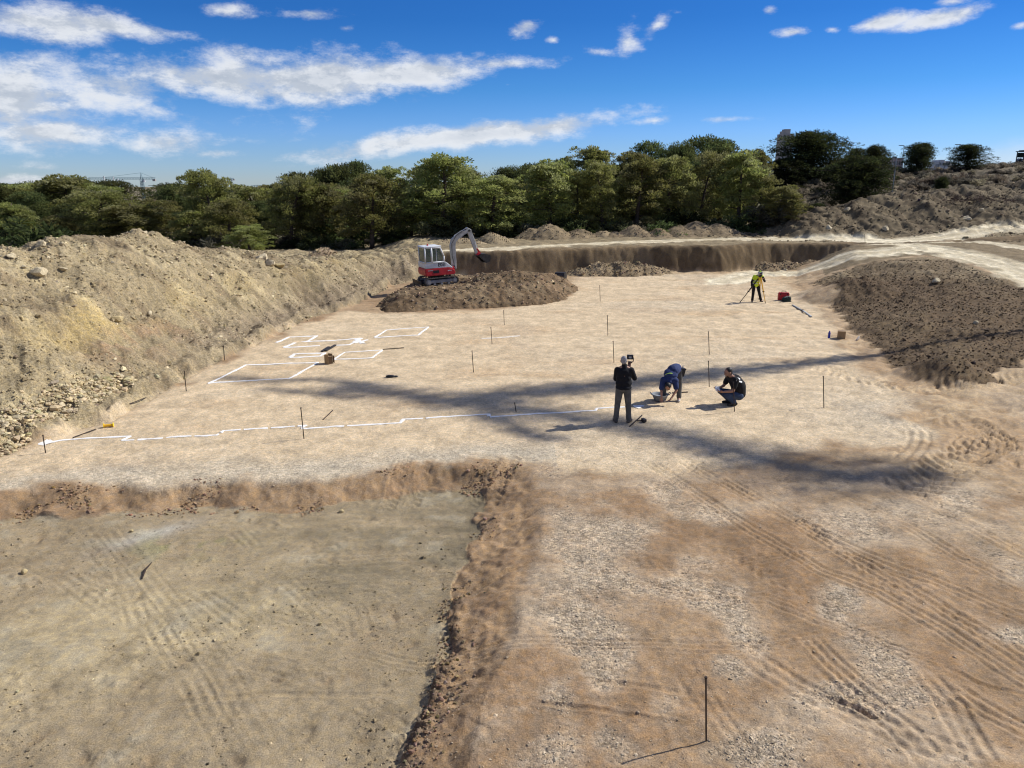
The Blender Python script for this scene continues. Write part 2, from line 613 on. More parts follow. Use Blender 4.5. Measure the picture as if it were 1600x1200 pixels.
# ------------------------------------------------------------------ the lie of the land
TOE = [(-13.6, -40.0), (-12.6, 6.0), P(-30, 728), P(0, 712), P(60, 690), P(180, 655), P(290, 590), P(400, 535), P(480, 500), P(560, 474), (-7.1, 44.9), (-4.3, 49.4)]
BACK = [P(800, 430), P(900, 427), P(1000, 425), P(1130, 425), (18.8, 53.6), (24.0, 54.2), (30.0, 55.5), (60, 62), (400, 90)]
PIT = TOE + BACK + [(400, -40)]
PAD = [P(u, v) for u, v in [(-80, 780), (0, 766), (100, 752), (210, 750), (350, 742), (440, 745), (500, 745), (570, 732), (640, 724), (720, 722), (780, 716), (850, 722), (900, 735), (1000, 738),
       (1100, 722), (1180, 712), (1290, 690), (1370, 700), (1440, 690), (1415, 650), (1400, 625), (1350, 575), (1318, 545), (1296, 505), (1262, 470), (1235, 448), (1200, 428), (1130, 428), (1000, 430), (900, 434),
       (885, 470), (760, 484), (600, 490), (545, 488), (480, 503), (400, 540), (290, 597), (180, 660), (60, 694), (0, 716), (-60, 735)]]

# south edge of the pad above the dug basin (distance as a function of x)
_ne = sorted([P(u, v) for u, v in [(-300, 790), (0, 770), (100, 754), (210, 753), (350, 745), (440, 748), (500, 747), (570, 734), (640, 727), (720, 725), (790, 722)]])
_NEX, _NEY = np.array([p[0] for p in _ne]), np.array([p[1] for p in _ne])
_ee = sorted([(P(u, v)[1], P(u, v)[0]) for u, v in [(835, 735), (850, 800), (830, 900), (800, 1000), (775, 1100), (745, 1200), (720, 1300)]])
_EEY, _EEX = np.array([p[0] for p in _ee]), np.array([p[1] for p in _ee])
_be = sorted([(P(u, v, -.31)[1], P(u, v, -.31)[0]) for u, v in [(748, 790), (735, 850), (706, 900), (690, 960), (690, 1000), (678, 1060), (668, 1110), (640, 1160), (625, 1200), (600, 1300)]])
_BEY, _BEX = np.array([p[0] for p in _be]), np.array([p[1] for p in _be])
_XT = ([18, 22.5, 24.5, 31, 36.5, 40, 45, 50, 54], [13.0, 13.5, 13.1, 14.6, 15.9, 16.5, 17.6, 19.2, 20.8])
_XC = ([18, 24, 31, 34, 41, 43, 47, 50, 54], [21, 21.2, 21.6, 22.3, 24.3, 23.8, 24.6, 26.2, 29])
_CR = ([0, 15, 22, 25, 28, 31.5, 34, 37, 39.5, 42, 44, 46.5], [3.9, 3.9, 3.85, 4.0, 4.3, 3.95, 3.35, 3.0, 2.5, 2.0, 1.65, 1.5])

RIDGE = [(1255, 338, 64, .50), (1300, 331, 66, .5), (1345, 318, 67, .5), (1380, 311, 69, .52), (1415, 304, 70, .5), (1455, 307, 71, .5), (1500, 300, 72, .45), (1550, 297, 73, .42), (1610, 288, 74, .42),
         (1680, 282, 76, .4), (1760, 280, 78, .4), (1290, 350, 61, .55), (1400, 333, 63.5, .55), (1470, 338, 66, .5), (1360, 352, 60, .6), (1545, 318, 68.5, .45), (1330, 343, 62, .6), (1440, 322, 67, .55), (1600, 310, 70, .45)]
RIDGE_W = [(Q(u, v, y), k) for u, v, y, k in RIDGE]

TRACKS = []           # (world points, half width, kind, depth)


def trk(px, w, kind, depth=0.018, z=0.0):
    TRACKS.append(([P(u, v, z) for u, v in px], w / 2, kind, depth))


trk([(1060, 715), (1087, 732), (1186, 784), (1303, 853), (1411, 914), (1600, 1026), (1700, 1085)], .36, 'ribs', .028)
trk([(1120, 740), (1182, 778), (1268, 827), (1390, 884), (1498, 922), (1600, 966), (1720, 1010)], .36, 'ribs', .030)
trk([(1010, 720), (1065, 754), (1173, 827), (1277, 888), (1368, 922), (1476, 983), (1563, 1040), (1660, 1100)], .34, 'ribs', .024)
trk([(1300, 765), (1400, 812), (1500, 870), (1620, 930)], .34, 'ribs', .020)
trk([(1350, 740), (1450, 790), (1560, 850), (1660, 900)], .34, 'ribs', .014)
trk([(560, 985), (612, 1000), (695, 1010), (780, 1005), (880, 1004), (1000, 1008), (1090, 1014), (1173, 1012), (1303, 991), (1450, 968)], .26, 'ribs', .020)
trk([(900, 895), (1000, 888), (1120, 882), (1234, 868), (1290, 855)], .24, 'ribs', .016)
trk([(1000, 905), (1080, 930), (1200, 935), (1330, 985), (1460, 1040)], .30, 'ribs', .016)
trk([(1290, 1035), (1350, 1090), (1410, 1140), (1470, 1210)], .42, 'ribs', .024)
trk([(1160, 1020), (1240, 1070), (1330, 1115), (1450, 1165), (1560, 1215)], .46, 'ribs', .022)
trk([(1430, 1040), (1480, 1095), (1510, 1150), (1540, 1210)], .4, 'ribs', .022)
trk([(1470, 1065), (1540, 1110), (1640, 1165)], .36, 'ribs', .022)
trk([(1255, 985), (1310, 1040), (1370, 1090)], .34, 'ribs', .020)
trk([(1060, 1030), (1110, 1110), (1170, 1190)], .36, 'ribs', .012)
trk([(1240, 800), (1330, 870), (1440, 950)], .30, 'lugs', .018)
trk([(1120, 850), (1210, 905), (1320, 950)], .32, 'lugs', .014)
trk([(1400, 905), (1480, 950), (1560, 1000)], .30, 'lugs', .020)
trk([(960, 860), (1090, 900), (1230, 960)], .32, 'lugs', .011)
for a in ([(85, 893), (100, 903), (140, 935), (180, 962)], [(298, 918), (350, 955), (394, 988)], [(120, 888), (150, 905), (182, 917)], [(440, 900), (500, 955), (569, 1005)], [(355, 1024), (410, 1034), (474, 1046)],
          [(365, 825), (402, 862)], [(405, 818), (464, 845)], [(236, 955), (262, 1015)], [(500, 940), (555, 950), (566, 1000)], [(200, 920), (216, 980)], [(302, 1060), (328, 1126)], [(560, 905), (640, 920)], [(420, 955), (540, 985)]):
    trk(a, .36, 'ribs', .008, -.31)
for a in ([(20, 860), (90, 900)], [(190, 870), (200, 905)], [(260, 960), (290, 1030)], [(590, 940), (680, 950)]):
    trk(a, .36, 'ribs', .005, -.31)
for k_ in range(9):                       # long faint passes of the grader and the loader over the basin floor
    v0 = 832 + k_ * 17
    trk([(470 - 20 * (k_ % 3), v0 + 14), (600, v0 + 4), (735, v0 - 6)], .30, 'ribs', .005, -.31)
trk([(-40, 1010), (150, 940), (330, 905), (520, 880), (720, 870)], .36, 'ribs', .007, -.31)
trk([(-40, 1040), (150, 966), (330, 928), (520, 902), (715, 890)], .36, 'ribs', .007, -.31)
trk([(120, 820), (200, 920), (300, 1060), (380, 1210)], .36, 'ribs', .006, -.31)
trk([(160, 815), (245, 915), (350, 1050), (440, 1210)], .36, 'ribs', .006, -.31)
trk([(680, 1180), (560, 1100), (430, 1045), (250, 1010), (60, 990)], .36, 'ribs', .005, -.31)
trk([(240, 1100), (420, 1080), (640, 1085)], .14, 'furrow', .014, -.31)
trk([(0, 1010), (180, 1000), (280, 985)], .12, 'furrow', .014, -.31)
for a in ([(640, 715), (600, 790)], [(672, 718), (640, 785)], [(810, 716), (760, 790)], [(780, 716), (730, 785)]):
    trk(a, .34, 'lugs', .022, -.15)
for a in ([(690, 922), (760, 905), (835, 880)], [(690, 950), (830, 925)], [(720, 862), (860, 820)], [(690, 985), (800, 975)], [(735, 835), (850, 795)], [(690, 1060), (790, 1050)]):
    trk(a, .20, 'furrow', .035, -.1)
trk([(780, 800), (752, 870), (735, 960), (722, 1060), (712, 1180)], .8, 'lugs', .011, -.15)
trk([(900, 1062), (1000, 1072), (1090, 1085)], .14, 'furrow', .03)
trk([(820, 1095), (930, 1110), (1090, 1135)], .12, 'furrow', .03)
trk([(1250, 1075), (1330, 1100), (1400, 1140)], .16, 'furrow', .035)
trk([(1470, 1040), (1530, 1068), (1610, 1085)], .14, 'furrow', .03)
trk([(1420, 662), (1436, 672), (1437, 688), (1428, 705), (1408, 722)], .55, 'ribs', .030)
trk([(1496, 722), (1494, 700), (1512, 680), (1545, 668), (1600, 662), (1680, 660)], .45, 'ribs', .030)
trk([(1400, 770), (1455, 750), (1490, 725), (1530, 700), (1600, 678)], 1.1, 'lugs', .045)
trk([(1470, 650), (1520, 662), (1560, 690), (1600, 720), (1660, 740)], 1.1, 'lugs', .045)
trk([(1270, 570), (1330, 590), (1380, 600), (1453, 612), (1527, 601), (1600, 592), (1700, 585)], .9, 'lugs', .05)
trk([(1300, 605), (1360, 625), (1440, 632)], .7, 'lugs', .025)
trk([(1500, 578), (1560, 572), (1640, 568)], .6, 'lugs', .04)
trk([(1420, 660), (1500, 640), (1560, 622), (1660, 610)], .5, 'furrow', .05)
trk([(1440, 670), (1520, 650), (1660, 632)], .5, 'furrow', .04)
trk([(1480, 740), (1560, 700), (1660, 670)], .4, 'ribs', .03)
trk([(880, 520), (1000, 505), (1160, 500)], .4, 'ribs', .006)
trk([(700, 560), (800, 535), (1000, 520)], .4, 'ribs', .006)
trk([(840, 740), (870, 722), (905, 712)], .4, 'ribs', .012)
trk([(1010, 765), (1060, 740), (1090, 715)], .4, 'ribs', .012)

ROADS_PX = [([(700, 396), (820, 386.5), (1000, 377.5), (1200, 373), (1350, 372), (1440, 383)], 1.3),
            ([(1370, 379), (1450, 373), (1520, 363), (1600, 349), (1700, 336)], 1.7),
            ([(1340, 375), (1440, 385), (1500, 397), (1560, 412), (1620, 432), (1700, 462)], 2.1),
            ([(1440, 378), (1530, 378), (1600, 386), (1700, 400)], 1.0),
            ([(1130, 440), (1200, 425), (1300, 409), (1380, 395), (1440, 386)], 1.5)]
DARK_PX = [(1275, 440), (1300, 478), (1330, 512), (1400, 570), (1450, 593), (1500, 588), (1600, 566), (1800, 545), (1850, 510), (1700, 470), (1600, 442), (1560, 430), (1490, 406), (1440, 401), (1390, 407), (1340, 417), (1300, 428)]


def land(x, y, want=False):
    x = np.asarray(x, dtype=np.float64); y = np.asarray(y, dtype=np.float64)
    wob = fbm(x, y, 3.0, 3, 5) * 0.7
    stp = S(x, -8.0, -3.5) * S(y, 44, 47)
    d = sdist(x, y, PIT) + wob * S(y, 10, 20) * (0.55 - .30 * stp)
    dn = d + fbm(x, y, 0.9, 3, 21) * (0.45 - .40 * stp) + fbm(x, y, .33, 3, 23) * .07 * stp
    # right hand fill slope and ramp
    xt = np.interp(y, *_XT) + fbm(x, y, 2.2, 2, 9) * 0.6
    xc = np.interp(y, *_XC)
    t = (x - xt) / np.maximum(xc - xt, .5)
    sy = S(y, 22.0, 27.5)
    side = np.maximum(x - xt, 0) * (.135 + .30 * S(y, 42, 51)) * np.where(x > 11, 1, S(y, 10, 20))
    fore = np.clip((y - 22.6) * .0575, 0, 1.65)
    hR = (side + fore) / 2 - np.sqrt(((side - fore) / 2) ** 2 + .006) + .0387
    hR = np.where((side <= 0) | (fore <= 0), 0, hR)
    hR = np.maximum(hR, np.where((y > 20) & (y < 60), 1.22 - .42 * (np.sqrt((x - 18.4) ** 2 + (y - 39.0) ** 2 + .35) - .6), -9))
    hR = np.maximum(hR, np.where((y > 18) & (y < 30), .62 - .50 * (np.sqrt((x - 13.9) ** 2 * 1.2 + (y - 23.0) ** 2 + .25) - .5), -9))
    hR = np.maximum(hR, 0)
    # plateau round the pit
    zp = 1.55 + 0.0125 * np.clip(x, 0, 18) - 0.012 * np.clip(x - 18, 0, 10) + 0.10 * np.clip(y - 55, 0, 16) * S(x, 24, 42)
    zl = np.interp(y, [0, 30, 37, 46], [2.15, 2.1, 1.85, 1.5])
    zp = zp - 1.0 * S(y, 49, 57) * S(-x / np.maximum(y, 1), .12, .20)
    left = S(-x, 5.5, 8.0) * (1 - S(y, 45, 48))
    zp = zp * (1 - left) + zl * left
    steep = S(x, -8.0, -3.5) * S(y, 44, 47)
    k = 0.80 + 1.9 * steep
    toe_step = 0.32 * S(dn, 0.0, 0.35) * left
    cut = np.maximum(dn - .75 * left, 0) * k + toe_step
    room = np.maximum(zp - hR, 0)
    cut = room - np.log1p(np.exp(np.clip((room - cut) * 7, -40, 40))) / 7.0
    cut = np.maximum(cut, 0)
    h = hR + np.where(d > -0.6, cut, 0)
    # loose spoil heaped along the left bank
    cr = np.interp(y, *_CR) + fbm(x * .3, y, 2.4, 3, 33) * .35
    u = (d - 5.9)
    prof = np.where(u < 0, 1 - np.abs(u) / 3.35, 1 - np.abs(u) / 6.5)
    prof = np.clip(prof, -.2, 1)
    heap = (cr - zl) * (1 - np.sqrt((1 - prof) ** 2 + .012))
    h = h + np.maximum(heap, 0) * left
    # far ground, hill on the right, valley on the left
    h = h + fbm(x, y, 14, 3, 41) * .5 * S(y, 60, 70)
    hill = S((x / np.maximum(y, 1)), .26, .40)
    h = h + (3.75 + 1.75 * S(x / np.maximum(y, 1), .50, .68)) * S(y, 86, 134) * hill + fbm(x, y, 6, 4, 47) * 0.45 * S(y, 84, 95) * hill
    h = h + .8 * S(y, 98, 101) * hill * (1 - S(y, 103, 112))
    h = h - 22 * S(y, 150, 520) * (1 - hill)
    h_before = h
    for (px, py, pz), kk in RIDGE_W:
        rr = np.hypot(x - px, (y - py) * 1.05)
        h = np.maximum(h, pz + (.85 if py > 63.7 else .15) - (kk if py > 63.7 else kk + .12) * np.sqrt(rr * rr + 1.2) + fbm(x, y, 1.6, 3, 51) * .5)
    rid_up = h - h_before
    # the shallow basin dug in front
    yn = np.interp(x, _NEX, _NEY) + fbm(x, y, .9, 3, 61) * .45
    xe = np.interp(y, _EEY, _EEX) + fbm(x, y, 1.1, 2, 63) * .25
    xb = np.interp(y, _BEY, _BEX) + fbm(x, y, .5, 3, 65) * .30
    bn = S((yn - y) / 0.95)
    be = np.clip((xe - x) / np.maximum(xe - xb, .3), 0, 1)
    be = 0.92 * be + .08 * S(be, .80, 1.0)
    basin = bn * be * (1 - S(-x, 10.5, 12.0))
    h = h - 0.32 * basin
    lip = np.exp(-((x - xb - .10) / .16) ** 2) * bn * .035
    h = h + lip * (x < 2)
    if not want:
        return h
    return h, dict(d=d, dn=dn, xt=xt, t=t, left=left, basin=basin, bn=bn, be=be, hill=hill, yn=yn, xe=xe, xb=xb, sy=sy, steep=steep, heap=heap, rid_up=rid_up)


def xedge(y):
    return np.interp(y, *_XT) + 1.5


def ground_pt(u, v, z=0.0):
    """where the sight line first meets the land"""
    dx, dy, dz = pix_dir(u, v)
    ys = np.arange(4.0, 170.0, .1)
    t = ys / dy
    below = (CAM_H + dz * t) < land(dx * t, ys)
    i = int(np.argmax(below)) if below.any() else len(ys) - 1
    y0, y1 = ys[max(i - 1, 0)], ys[i]
    for _ in range(7):
        ym = (y0 + y1) / 2
        xm = dx * ym / dy
        if CAM_H + dz * ym / dy < float(land(np.array([xm, xm]), np.array([ym, ym]))[0]): y1 = ym
        else: y0 = ym
    return dx * y1 / dy, y1


ROADS = [([ground_pt(u, v, 1.5) for u, v in px], hw) for px, hw in ROADS_PX]
DARK = [ground_pt(u, v, .5) for u, v in DARK_PX]


def soil(x, y, detail=True):
    """height, colour and grit of the ground at each point"""
    h, m = land(x, y, True)
    d, basin, left = m['d'], m['basin'], m['left']
    n = len(x)
    n1 = fbm(x, y, 4.0, 4, 101); n2 = fbm(x, y, 1.1, 4, 111); n3 = fbm(x, y, .35, 3, 121); n4 = fbm(x, y, .12, 2, 131)
    pad = sdist(x, y, PAD)
    padm = 1 - S(pad + n2 * .9 + n3 * .25, -0.35, 0.45)
    floor = (d < 0.05)

    def lay(base, col, w):
        w = np.clip(w, 0, 1)[:, None]
        return base * (1 - w) + np.array(col)[None, :] * w

    col = np.tile(np.array([.25, .198, .125]), (n, 1))                     # dry plateau earth
    grit = np.full(n, .25)
    # wooded and scrubby ground far off
    far = S(y, 66, 74)
    col = lay(col, (.20, .17, .115), far * .8)
    col = lay(col, (.090, .074, .050), S(y, 82, 92) * m['hill'])
    col = lay(col, (.16, .13, .088), S(n2 + n1 * .5, .05, .35) * S(y, 82, 92) * m['hill'])
    # spoil ridge, greyish brown
    rid = S(y, 58, 62) * (x > 18) * (1 - S(y, 80, 86))
    col = lay(col, (.135, .104, .066), rid * (.85 + n1 * .4))
    col = lay(col, (.092, .068, .044), rid * S(n2, .05, .3) * .7)
    # left bank: cut face, loose spoil
    bk = S(d, -0.05, 0.2) * S(-x, 4.0, 7.0) * (1 - S(y, 60, 66))
    bank = (.295, .236, .146)
    col = lay(col, bank, bk)
    streak = fbm(d * .5 + y * .15, y * 1.6, 1.2, 4, 141)
    col = lay(col, (.175, .132, .084), bk * S(streak + n1 * .4 + n3 * .3, .03, .40) * .78)
    col = lay(col, (.42, .345, .215), bk * S(-streak + n2 * .5 + n3 * .3, .14, .45) * .6)
    ledge = np.exp(-((d - 2.5) / .55) ** 2) * bk
    px, py = P(240, 492, 1.9)
    patch = np.exp(-(((x - px) / 2.0) ** 2 + ((y - py) / 3.0) ** 2))
    col = lay(col, (.46, .345, .15), ledge * S(n2, -.1, .3) * (.25 + .8 * patch))
    col = lay(col, (.30, .20, .125), np.exp(-((d - 1.6) / .5) ** 2) * bk * patch * S(n3 + n2, -.1, .3) * .9)
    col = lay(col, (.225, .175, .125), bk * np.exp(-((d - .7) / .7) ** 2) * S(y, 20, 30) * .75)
    grit = grit + bk * .45
    # back bank, brown, darkened to put its shade into the colour
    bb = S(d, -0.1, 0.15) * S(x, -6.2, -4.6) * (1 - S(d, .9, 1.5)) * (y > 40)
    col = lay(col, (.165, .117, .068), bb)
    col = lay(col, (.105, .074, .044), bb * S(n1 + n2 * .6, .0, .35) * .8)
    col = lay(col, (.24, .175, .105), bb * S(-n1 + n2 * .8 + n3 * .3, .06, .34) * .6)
    # bare floor of the cut outside the gravel: reddish earth
    fl = (1 - S(d, -0.15, 0.1))
    red = (.325, .222, .136)
    col = lay(col, red, fl)
    col = lay(col, (.385, .280, .176), fl * S(n1 + n2 * .5, -.02, .35) * .75)
    col = lay(col, (.250, .158, .090), fl * S(n2 - n1 * .3, .08, .42) * .65)
    # right foreground past the pad: pale dusty drying earth
    rf = fl * S(x, 6, 10) * S(y, 13.0, 15.5)
    col = lay(col, (.42, .300, .185), rf * .6)
    col = lay(col, (.47, .36, .235), rf * S(n1 + n3 * .4, .08, .3) * .55)
    # the graded gravel pad
    gp = (.575, .450, .305)
    col = lay(col, gp, padm)
    streaks = fbm(x * .35 + y * .06, y * 1.3, 1.3, 4, 151)
    col = lay(col, (.51, .365, .225), padm * S(streaks * .6 + n1 * .6 + n2 * .3, .04, .45) * .7)
    col = lay(col, (.62, .50, .355), padm * S(-streaks * .6 + n2 * .5, .08, .45) * .55)
    edge = padm * (np.exp(-((pad + .8) / .8) ** 2))
    front = 1 - S(y - m['yn'], .2, 1.6)
    gg = padm * np.clip(front * (x < 1) + S(n1, .1, .4) * .35 + .8 * np.exp(-(((x - 10.6) / 2.6) ** 2 + ((y - 18.6) / 2.6) ** 2)), 0, 1)
    col = lay(col, (.46, .405, .325), gg * (.75 + n2 * .4))
    grit = grit * (1 - padm) + padm * (.34 + .30 * gg)
    # gravel spilled over the red earth in front
    gm = np.zeros(n)
    for (u, v, ru, rv, w) in GRAVEL:
        cx, cy = P(u, v)
        x1, _ = P(u + ru, v)
        _, y1 = P(u, v - rv)
        q = np.sqrt(((x - cx) / abs(x1 - cx)) ** 2 + ((y - cy) / abs(y1 - cy)) ** 2)
        gm = np.maximum(gm, w * (1 - S(q + n2 * 1.1 + n3 * .6, .25, 1.40)))
    gm = gm * fl * (1 - padm) * (1 - S(basin, .02, .2))
    col = lay(col, (.45, .355, .255), fl * (1 - padm) * (1 - S(basin, .02, .2)) * (x > -2) * S(fbm(x * .45 + y * .35, y * 1.2 - x * .3, 1.1, 4, 197) + n2 * .3, .02, .40) * .6 * (y < 24))
    col = lay(col, (.465, .385, .292), gm * .68)
    grit = np.maximum(grit, gm)
    # brown lip and the olive floor of the basin
    rb = S(basin, .03, .25)
    col = lay(col, (.330, .222, .130), rb * .9)
    col = lay(col, (.395, .282, .172), rb * S(n2 + n3 * .5, .1, .45) * .6)
    col = lay(col, (.20, .125, .075), rb * (1 - S(basin, .93, 1.0)) * S(n2 + n3 * .8, .08, .34) * .6)
    clump = np.exp(-((x - m['xb'] - .07) / .13) ** 2) * m['bn'] * S(-(y - 10.6), 0, .8)
    col = lay(col, (.135, .092, .062), clump * S(n3 + n2 + .02, -.05, .3) * .9)
    nb = basin + n3 * .03
    ol = S(nb, .955, .995) * (y < 30)
    olive = (.315, .248, .160)
    col = lay(col, olive, ol)
    bx, by = P(90, 1010, -.31)
    paler = np.exp(-(((x - bx) / 2.4) ** 2 + ((y - by) / 2.0) ** 2)) + .7 * np.exp(-(((x + 4.2) / 1.8) ** 2 + ((y - 10.0) / .9) ** 2))
    col = lay(col, (.415, .335, .210), ol * np.clip(paler * 1.1 + n1 * .8 + n2 * .5, 0, 1) * .9)
    strk = fbm(x * .22, y * 1.5, .7, 4, 161)
    darker = S(x, -5.5, -2.5) * S(y, 9.5, 11.0)
    col = lay(col, (.190, .158, .106), ol * np.clip(darker * (.5 + 1.6 * strk) + S(n2 + n1, .15, .5) * .35, 0, 1) * .8)
    col = lay(col, (.31, .275, .205), ol * S(n3 + n2 * .7, .22, .5) * .45)
    px, py = P(235, 835, -.31)
    ash = np.exp(-((((x - px) + (y - py) * -.9) / .35) ** 2 + ((y - py) / .55) ** 2))
    col = lay(col, (.43, .40, .35), ol * ash * .9)
    px, py = P(290, 850, -.31)
    col = lay(col, (.215, .205, .085), ol * np.exp(-(((x - px) / .9) ** 2 + ((y - py) / .5) ** 2)) * S(n3, -.15, .2) * .7)
    grit = grit * (1 - ol) + ol * .12
    # dark wet fill on the right
    t = m['t']
    dd_ = sdist(x, y, DARK)
    dk = (1 - S(dd_ + n2 * .9 + n3 * .5, -.25, .25)) * (x > 10)
    upper = np.clip(1 - S(-(y - np.interp(x, [17, 22, 27, 34], [45.5, 46, 40, 30])), 0, 5.5), 0, 1)
    dm = np.exp(-(((x - 18.4) / 2.6) ** 2 + ((y - 39.0) / 2.6) ** 2))
    dk = np.maximum(dk, np.exp(-(((x - 13.9 + n2 * .5) / 1.0) ** 2 + ((y - 22.9 + n1 * .6) / .8) ** 2) * .55) > .4)
    col = lay(col, (.128, .088, .052), dk * .97)
    col = lay(col, (.170, .122, .072), dk * S(n2 + n1 * .6, .05, .4) * .7)
    col = lay(col, (.095, .064, .040), dk * np.clip(S(n3 + n2 * .4, .0, .35) * .6 + dm * .5, 0, 1))
    col = lay(col, (.30, .235, .150), dk * upper * S(y, 30, 36) * (.35 + S(n2 + n1, -.1, .4) * .5))
    col = lay(col, (.42, .30, .19), np.exp(-((dd_ - .35) / .3) ** 2) * S(y, 24, 27) * (x > 10) * (x < xedge(y)) * .6)
    grit = grit * (1 - dk) + dk * .35
    # white dust tracks
    rd = np.zeros(n); rut = np.zeros(n)
    sel = np.where((y > 24) & (y < 80) & (x > -16))[0]
    if len(sel):
        for pts, hw in ROADS:
            dd, al, _ = line_dist(x[sel], y[sel], pts)
            dd = dd + n2[sel] * .8
            rd[sel] = np.maximum(rd[sel], 1 - S(dd, hw * .55, hw * 1.15))
            rut[sel] += (np.exp(-((dd - .8) / .25) ** 2) + .7 * np.exp(-((dd - hw * .92) / .25) ** 2) + .5 * np.exp(-(dd / .22) ** 2) * S(hw, 1.5, 2)) * (dd < hw * 1.3)
    rd = rd * (1 - S(m['rid_up'], .05, .45))
    rut = rut * (1 - S(m['rid_up'], .05, .45))
    rd = rd * (1 - bb * (1 - S(d, .5, 1.0)))
    up = S(dd_, .1, .6) * (x > xedge(y)) * S(y, 24, 28) * fl
    col = lay(col, (.20, .155, .095), up * .92)
    col = lay(col, (.15, .115, .070), up * S(n2 + n1 * .6, .0, .35) * .8)
    col = lay(col, (.53, .45, .315), rd * .95)
    col = lay(col, (.74, .66, .50), np.clip(rut, 0, 1) * rd * .85 + rd * S(n1, -.05, .4) * .3)
    col = lay(col, (.40, .335, .225), rd * S(n2 + n3 * .4, .15, .45) * .55)
    # relief of each soil
    if detail:
        amp_bank = bk * (1 - rd)
        h = h + amp_bank * (n2 * .28 + n3 * .15 + n4 * .08 + np.abs(streak) * -.22 + np.abs(fbm(x, y, .55, 3, 181)) * -.12 + .06)
        h = h + bb * (n2 * .10 + n3 * .09 + n4 * .05)
        h = h + rid * (n2 * .26 + n3 * .22 + .10 - .30 * np.abs(fbm(x, y, 1.3, 3, 183)))
        clod = np.abs(fbm(x, y, .42, 3, 171)); clod2 = np.abs(fbm(x, y, .17, 2, 173))
        h = h + dk * (.13 * (clod - .15) + .08 * (clod2 - .12) + n2 * .12 + dm * n3 * .2)
        h = h + padm * (n1 * .02 + n2 * .012 + n3 * .010 + n4 * .012)
        base = fl * (1 - padm) * (1 - dk)
        h = h + base * (1 - ol) * (n1 * .05 + n2 * .045 + n3 * .022 + n4 * .014)
        h = h + ol * (n1 * .05 + n2 * .024 + n3 * .010 + n4 * .008 - .010 * np.abs(strk) + .02 * S(fbm(x, y, .5, 3, 195), .12, .3) * n4)
        slope = rb * (1 - ol)
        h = h + slope * (n2 * .07 + n3 * .035 + np.abs(fbm(x, y, .22, 2, 175)) * -.04)
        h = h + clump * (np.abs(fbm(x, y, .14, 3, 177)) * .16 - .03)
        h = h + rf * (n2 * .05 + n3 * .03)
        h = h - np.clip(rut, 0, 1) * rd * .05
        other = (1 - np.clip(fl + bk + bb + rid + rd, 0, 1))
        h = h + other * (n2 * .14 + n3 * .07) + m['hill'] * S(y, 84, 92) * n2 * .6
        # wheel and crawler marks
        disturb = np.zeros(n)
        hh_ = h.copy()
        for pts, hw, kind, dep in TRACKS:
            xs = [p[0] for p in pts]; ys = [p[1] for p in pts]
            s = np.where((x > min(xs) - hw - .1) & (x < max(xs) + hw + .1) & (y > min(ys) - hw - .1) & (y < max(ys) + hw + .1))[0]
            if not len(s): continue
            dd, al, sd = line_dist(x[s], y[s], pts)
            L = sum(math.hypot(b[0] - a[0], b[1] - a[1]) for a, b in zip(pts[:-1], pts[1:]))
            ends = S(al, 0, .35 * min(1, L)) * (1 - S(al, L - .35 * min(1, L), L)) * (.55 + .9 * np.clip(fbm(x[s], y[s], .9, 2, 191) + .5, 0, 1))
            w = (1 - S(dd, hw * .88, hw * 1.08)) * ends * np.clip((.16 + y[s] * .062), .42, 1.1)
            c = dd * sd
            if kind == 'ribs':
                nr = 5 if hw < .3 else 6
                f = np.cos(c / hw * math.pi * nr * .5 * 2 * .5) * (1 + .35 * np.sin(al * 38 + 3 * np.sin(c * 9)))
                g = -dep * (.30 + .55 * f)
            elif kind == 'lugs':
                f = np.sign(np.sin((al - np.abs(c) * .8) * 2 * math.pi / (.21 if hw < .3 else .33)) - .1)
                g = dep * (.45 * f - .25)
            else:
                g = -dep * np.cos(np.clip(c / hw, -1, 1) * math.pi / 2) + dep * .5 * np.exp(-((np.abs(c) - hw) / (.25 * hw)) ** 2)
            w = w * (1 - S(hh_[s], .22, .4) * (y[s] < 28) * (x[s] > 11))
            h[s] += g * w + dep * .55 * np.exp(-((dd - hw * 1.08) / (.16 * hw + .02)) ** 2) * ends * .6
            disturb[s] = np.maximum(disturb[s], w)
        gone = disturb * .32 * (1 - ol * .3)
        col = lay(col, (.40, .27, .168), gone * gm)
    zone = np.zeros(n, dtype=np.int8)                  # 0 ground 1 gravel pad 2 embankment 3 track 4 basin 5 dark fill 6 hillside
    zone[padm > .5] = 1
    zone[(bk > .5) & (d < 14)] = 2
    zone[(bb > .5)] = 2
    zone[rd > .5] = 3
    zone[ol > .5] = 4
    zone[dk > .5] = 5
    zone[(m['hill'] * S(y, 82, 92)) > .5] = 6
    col = np.clip(col * (1 + (n3 * .22 + n4 * .18)[:, None]), .01, .9)
    return h, col, np.clip(grit, 0, 1), zone


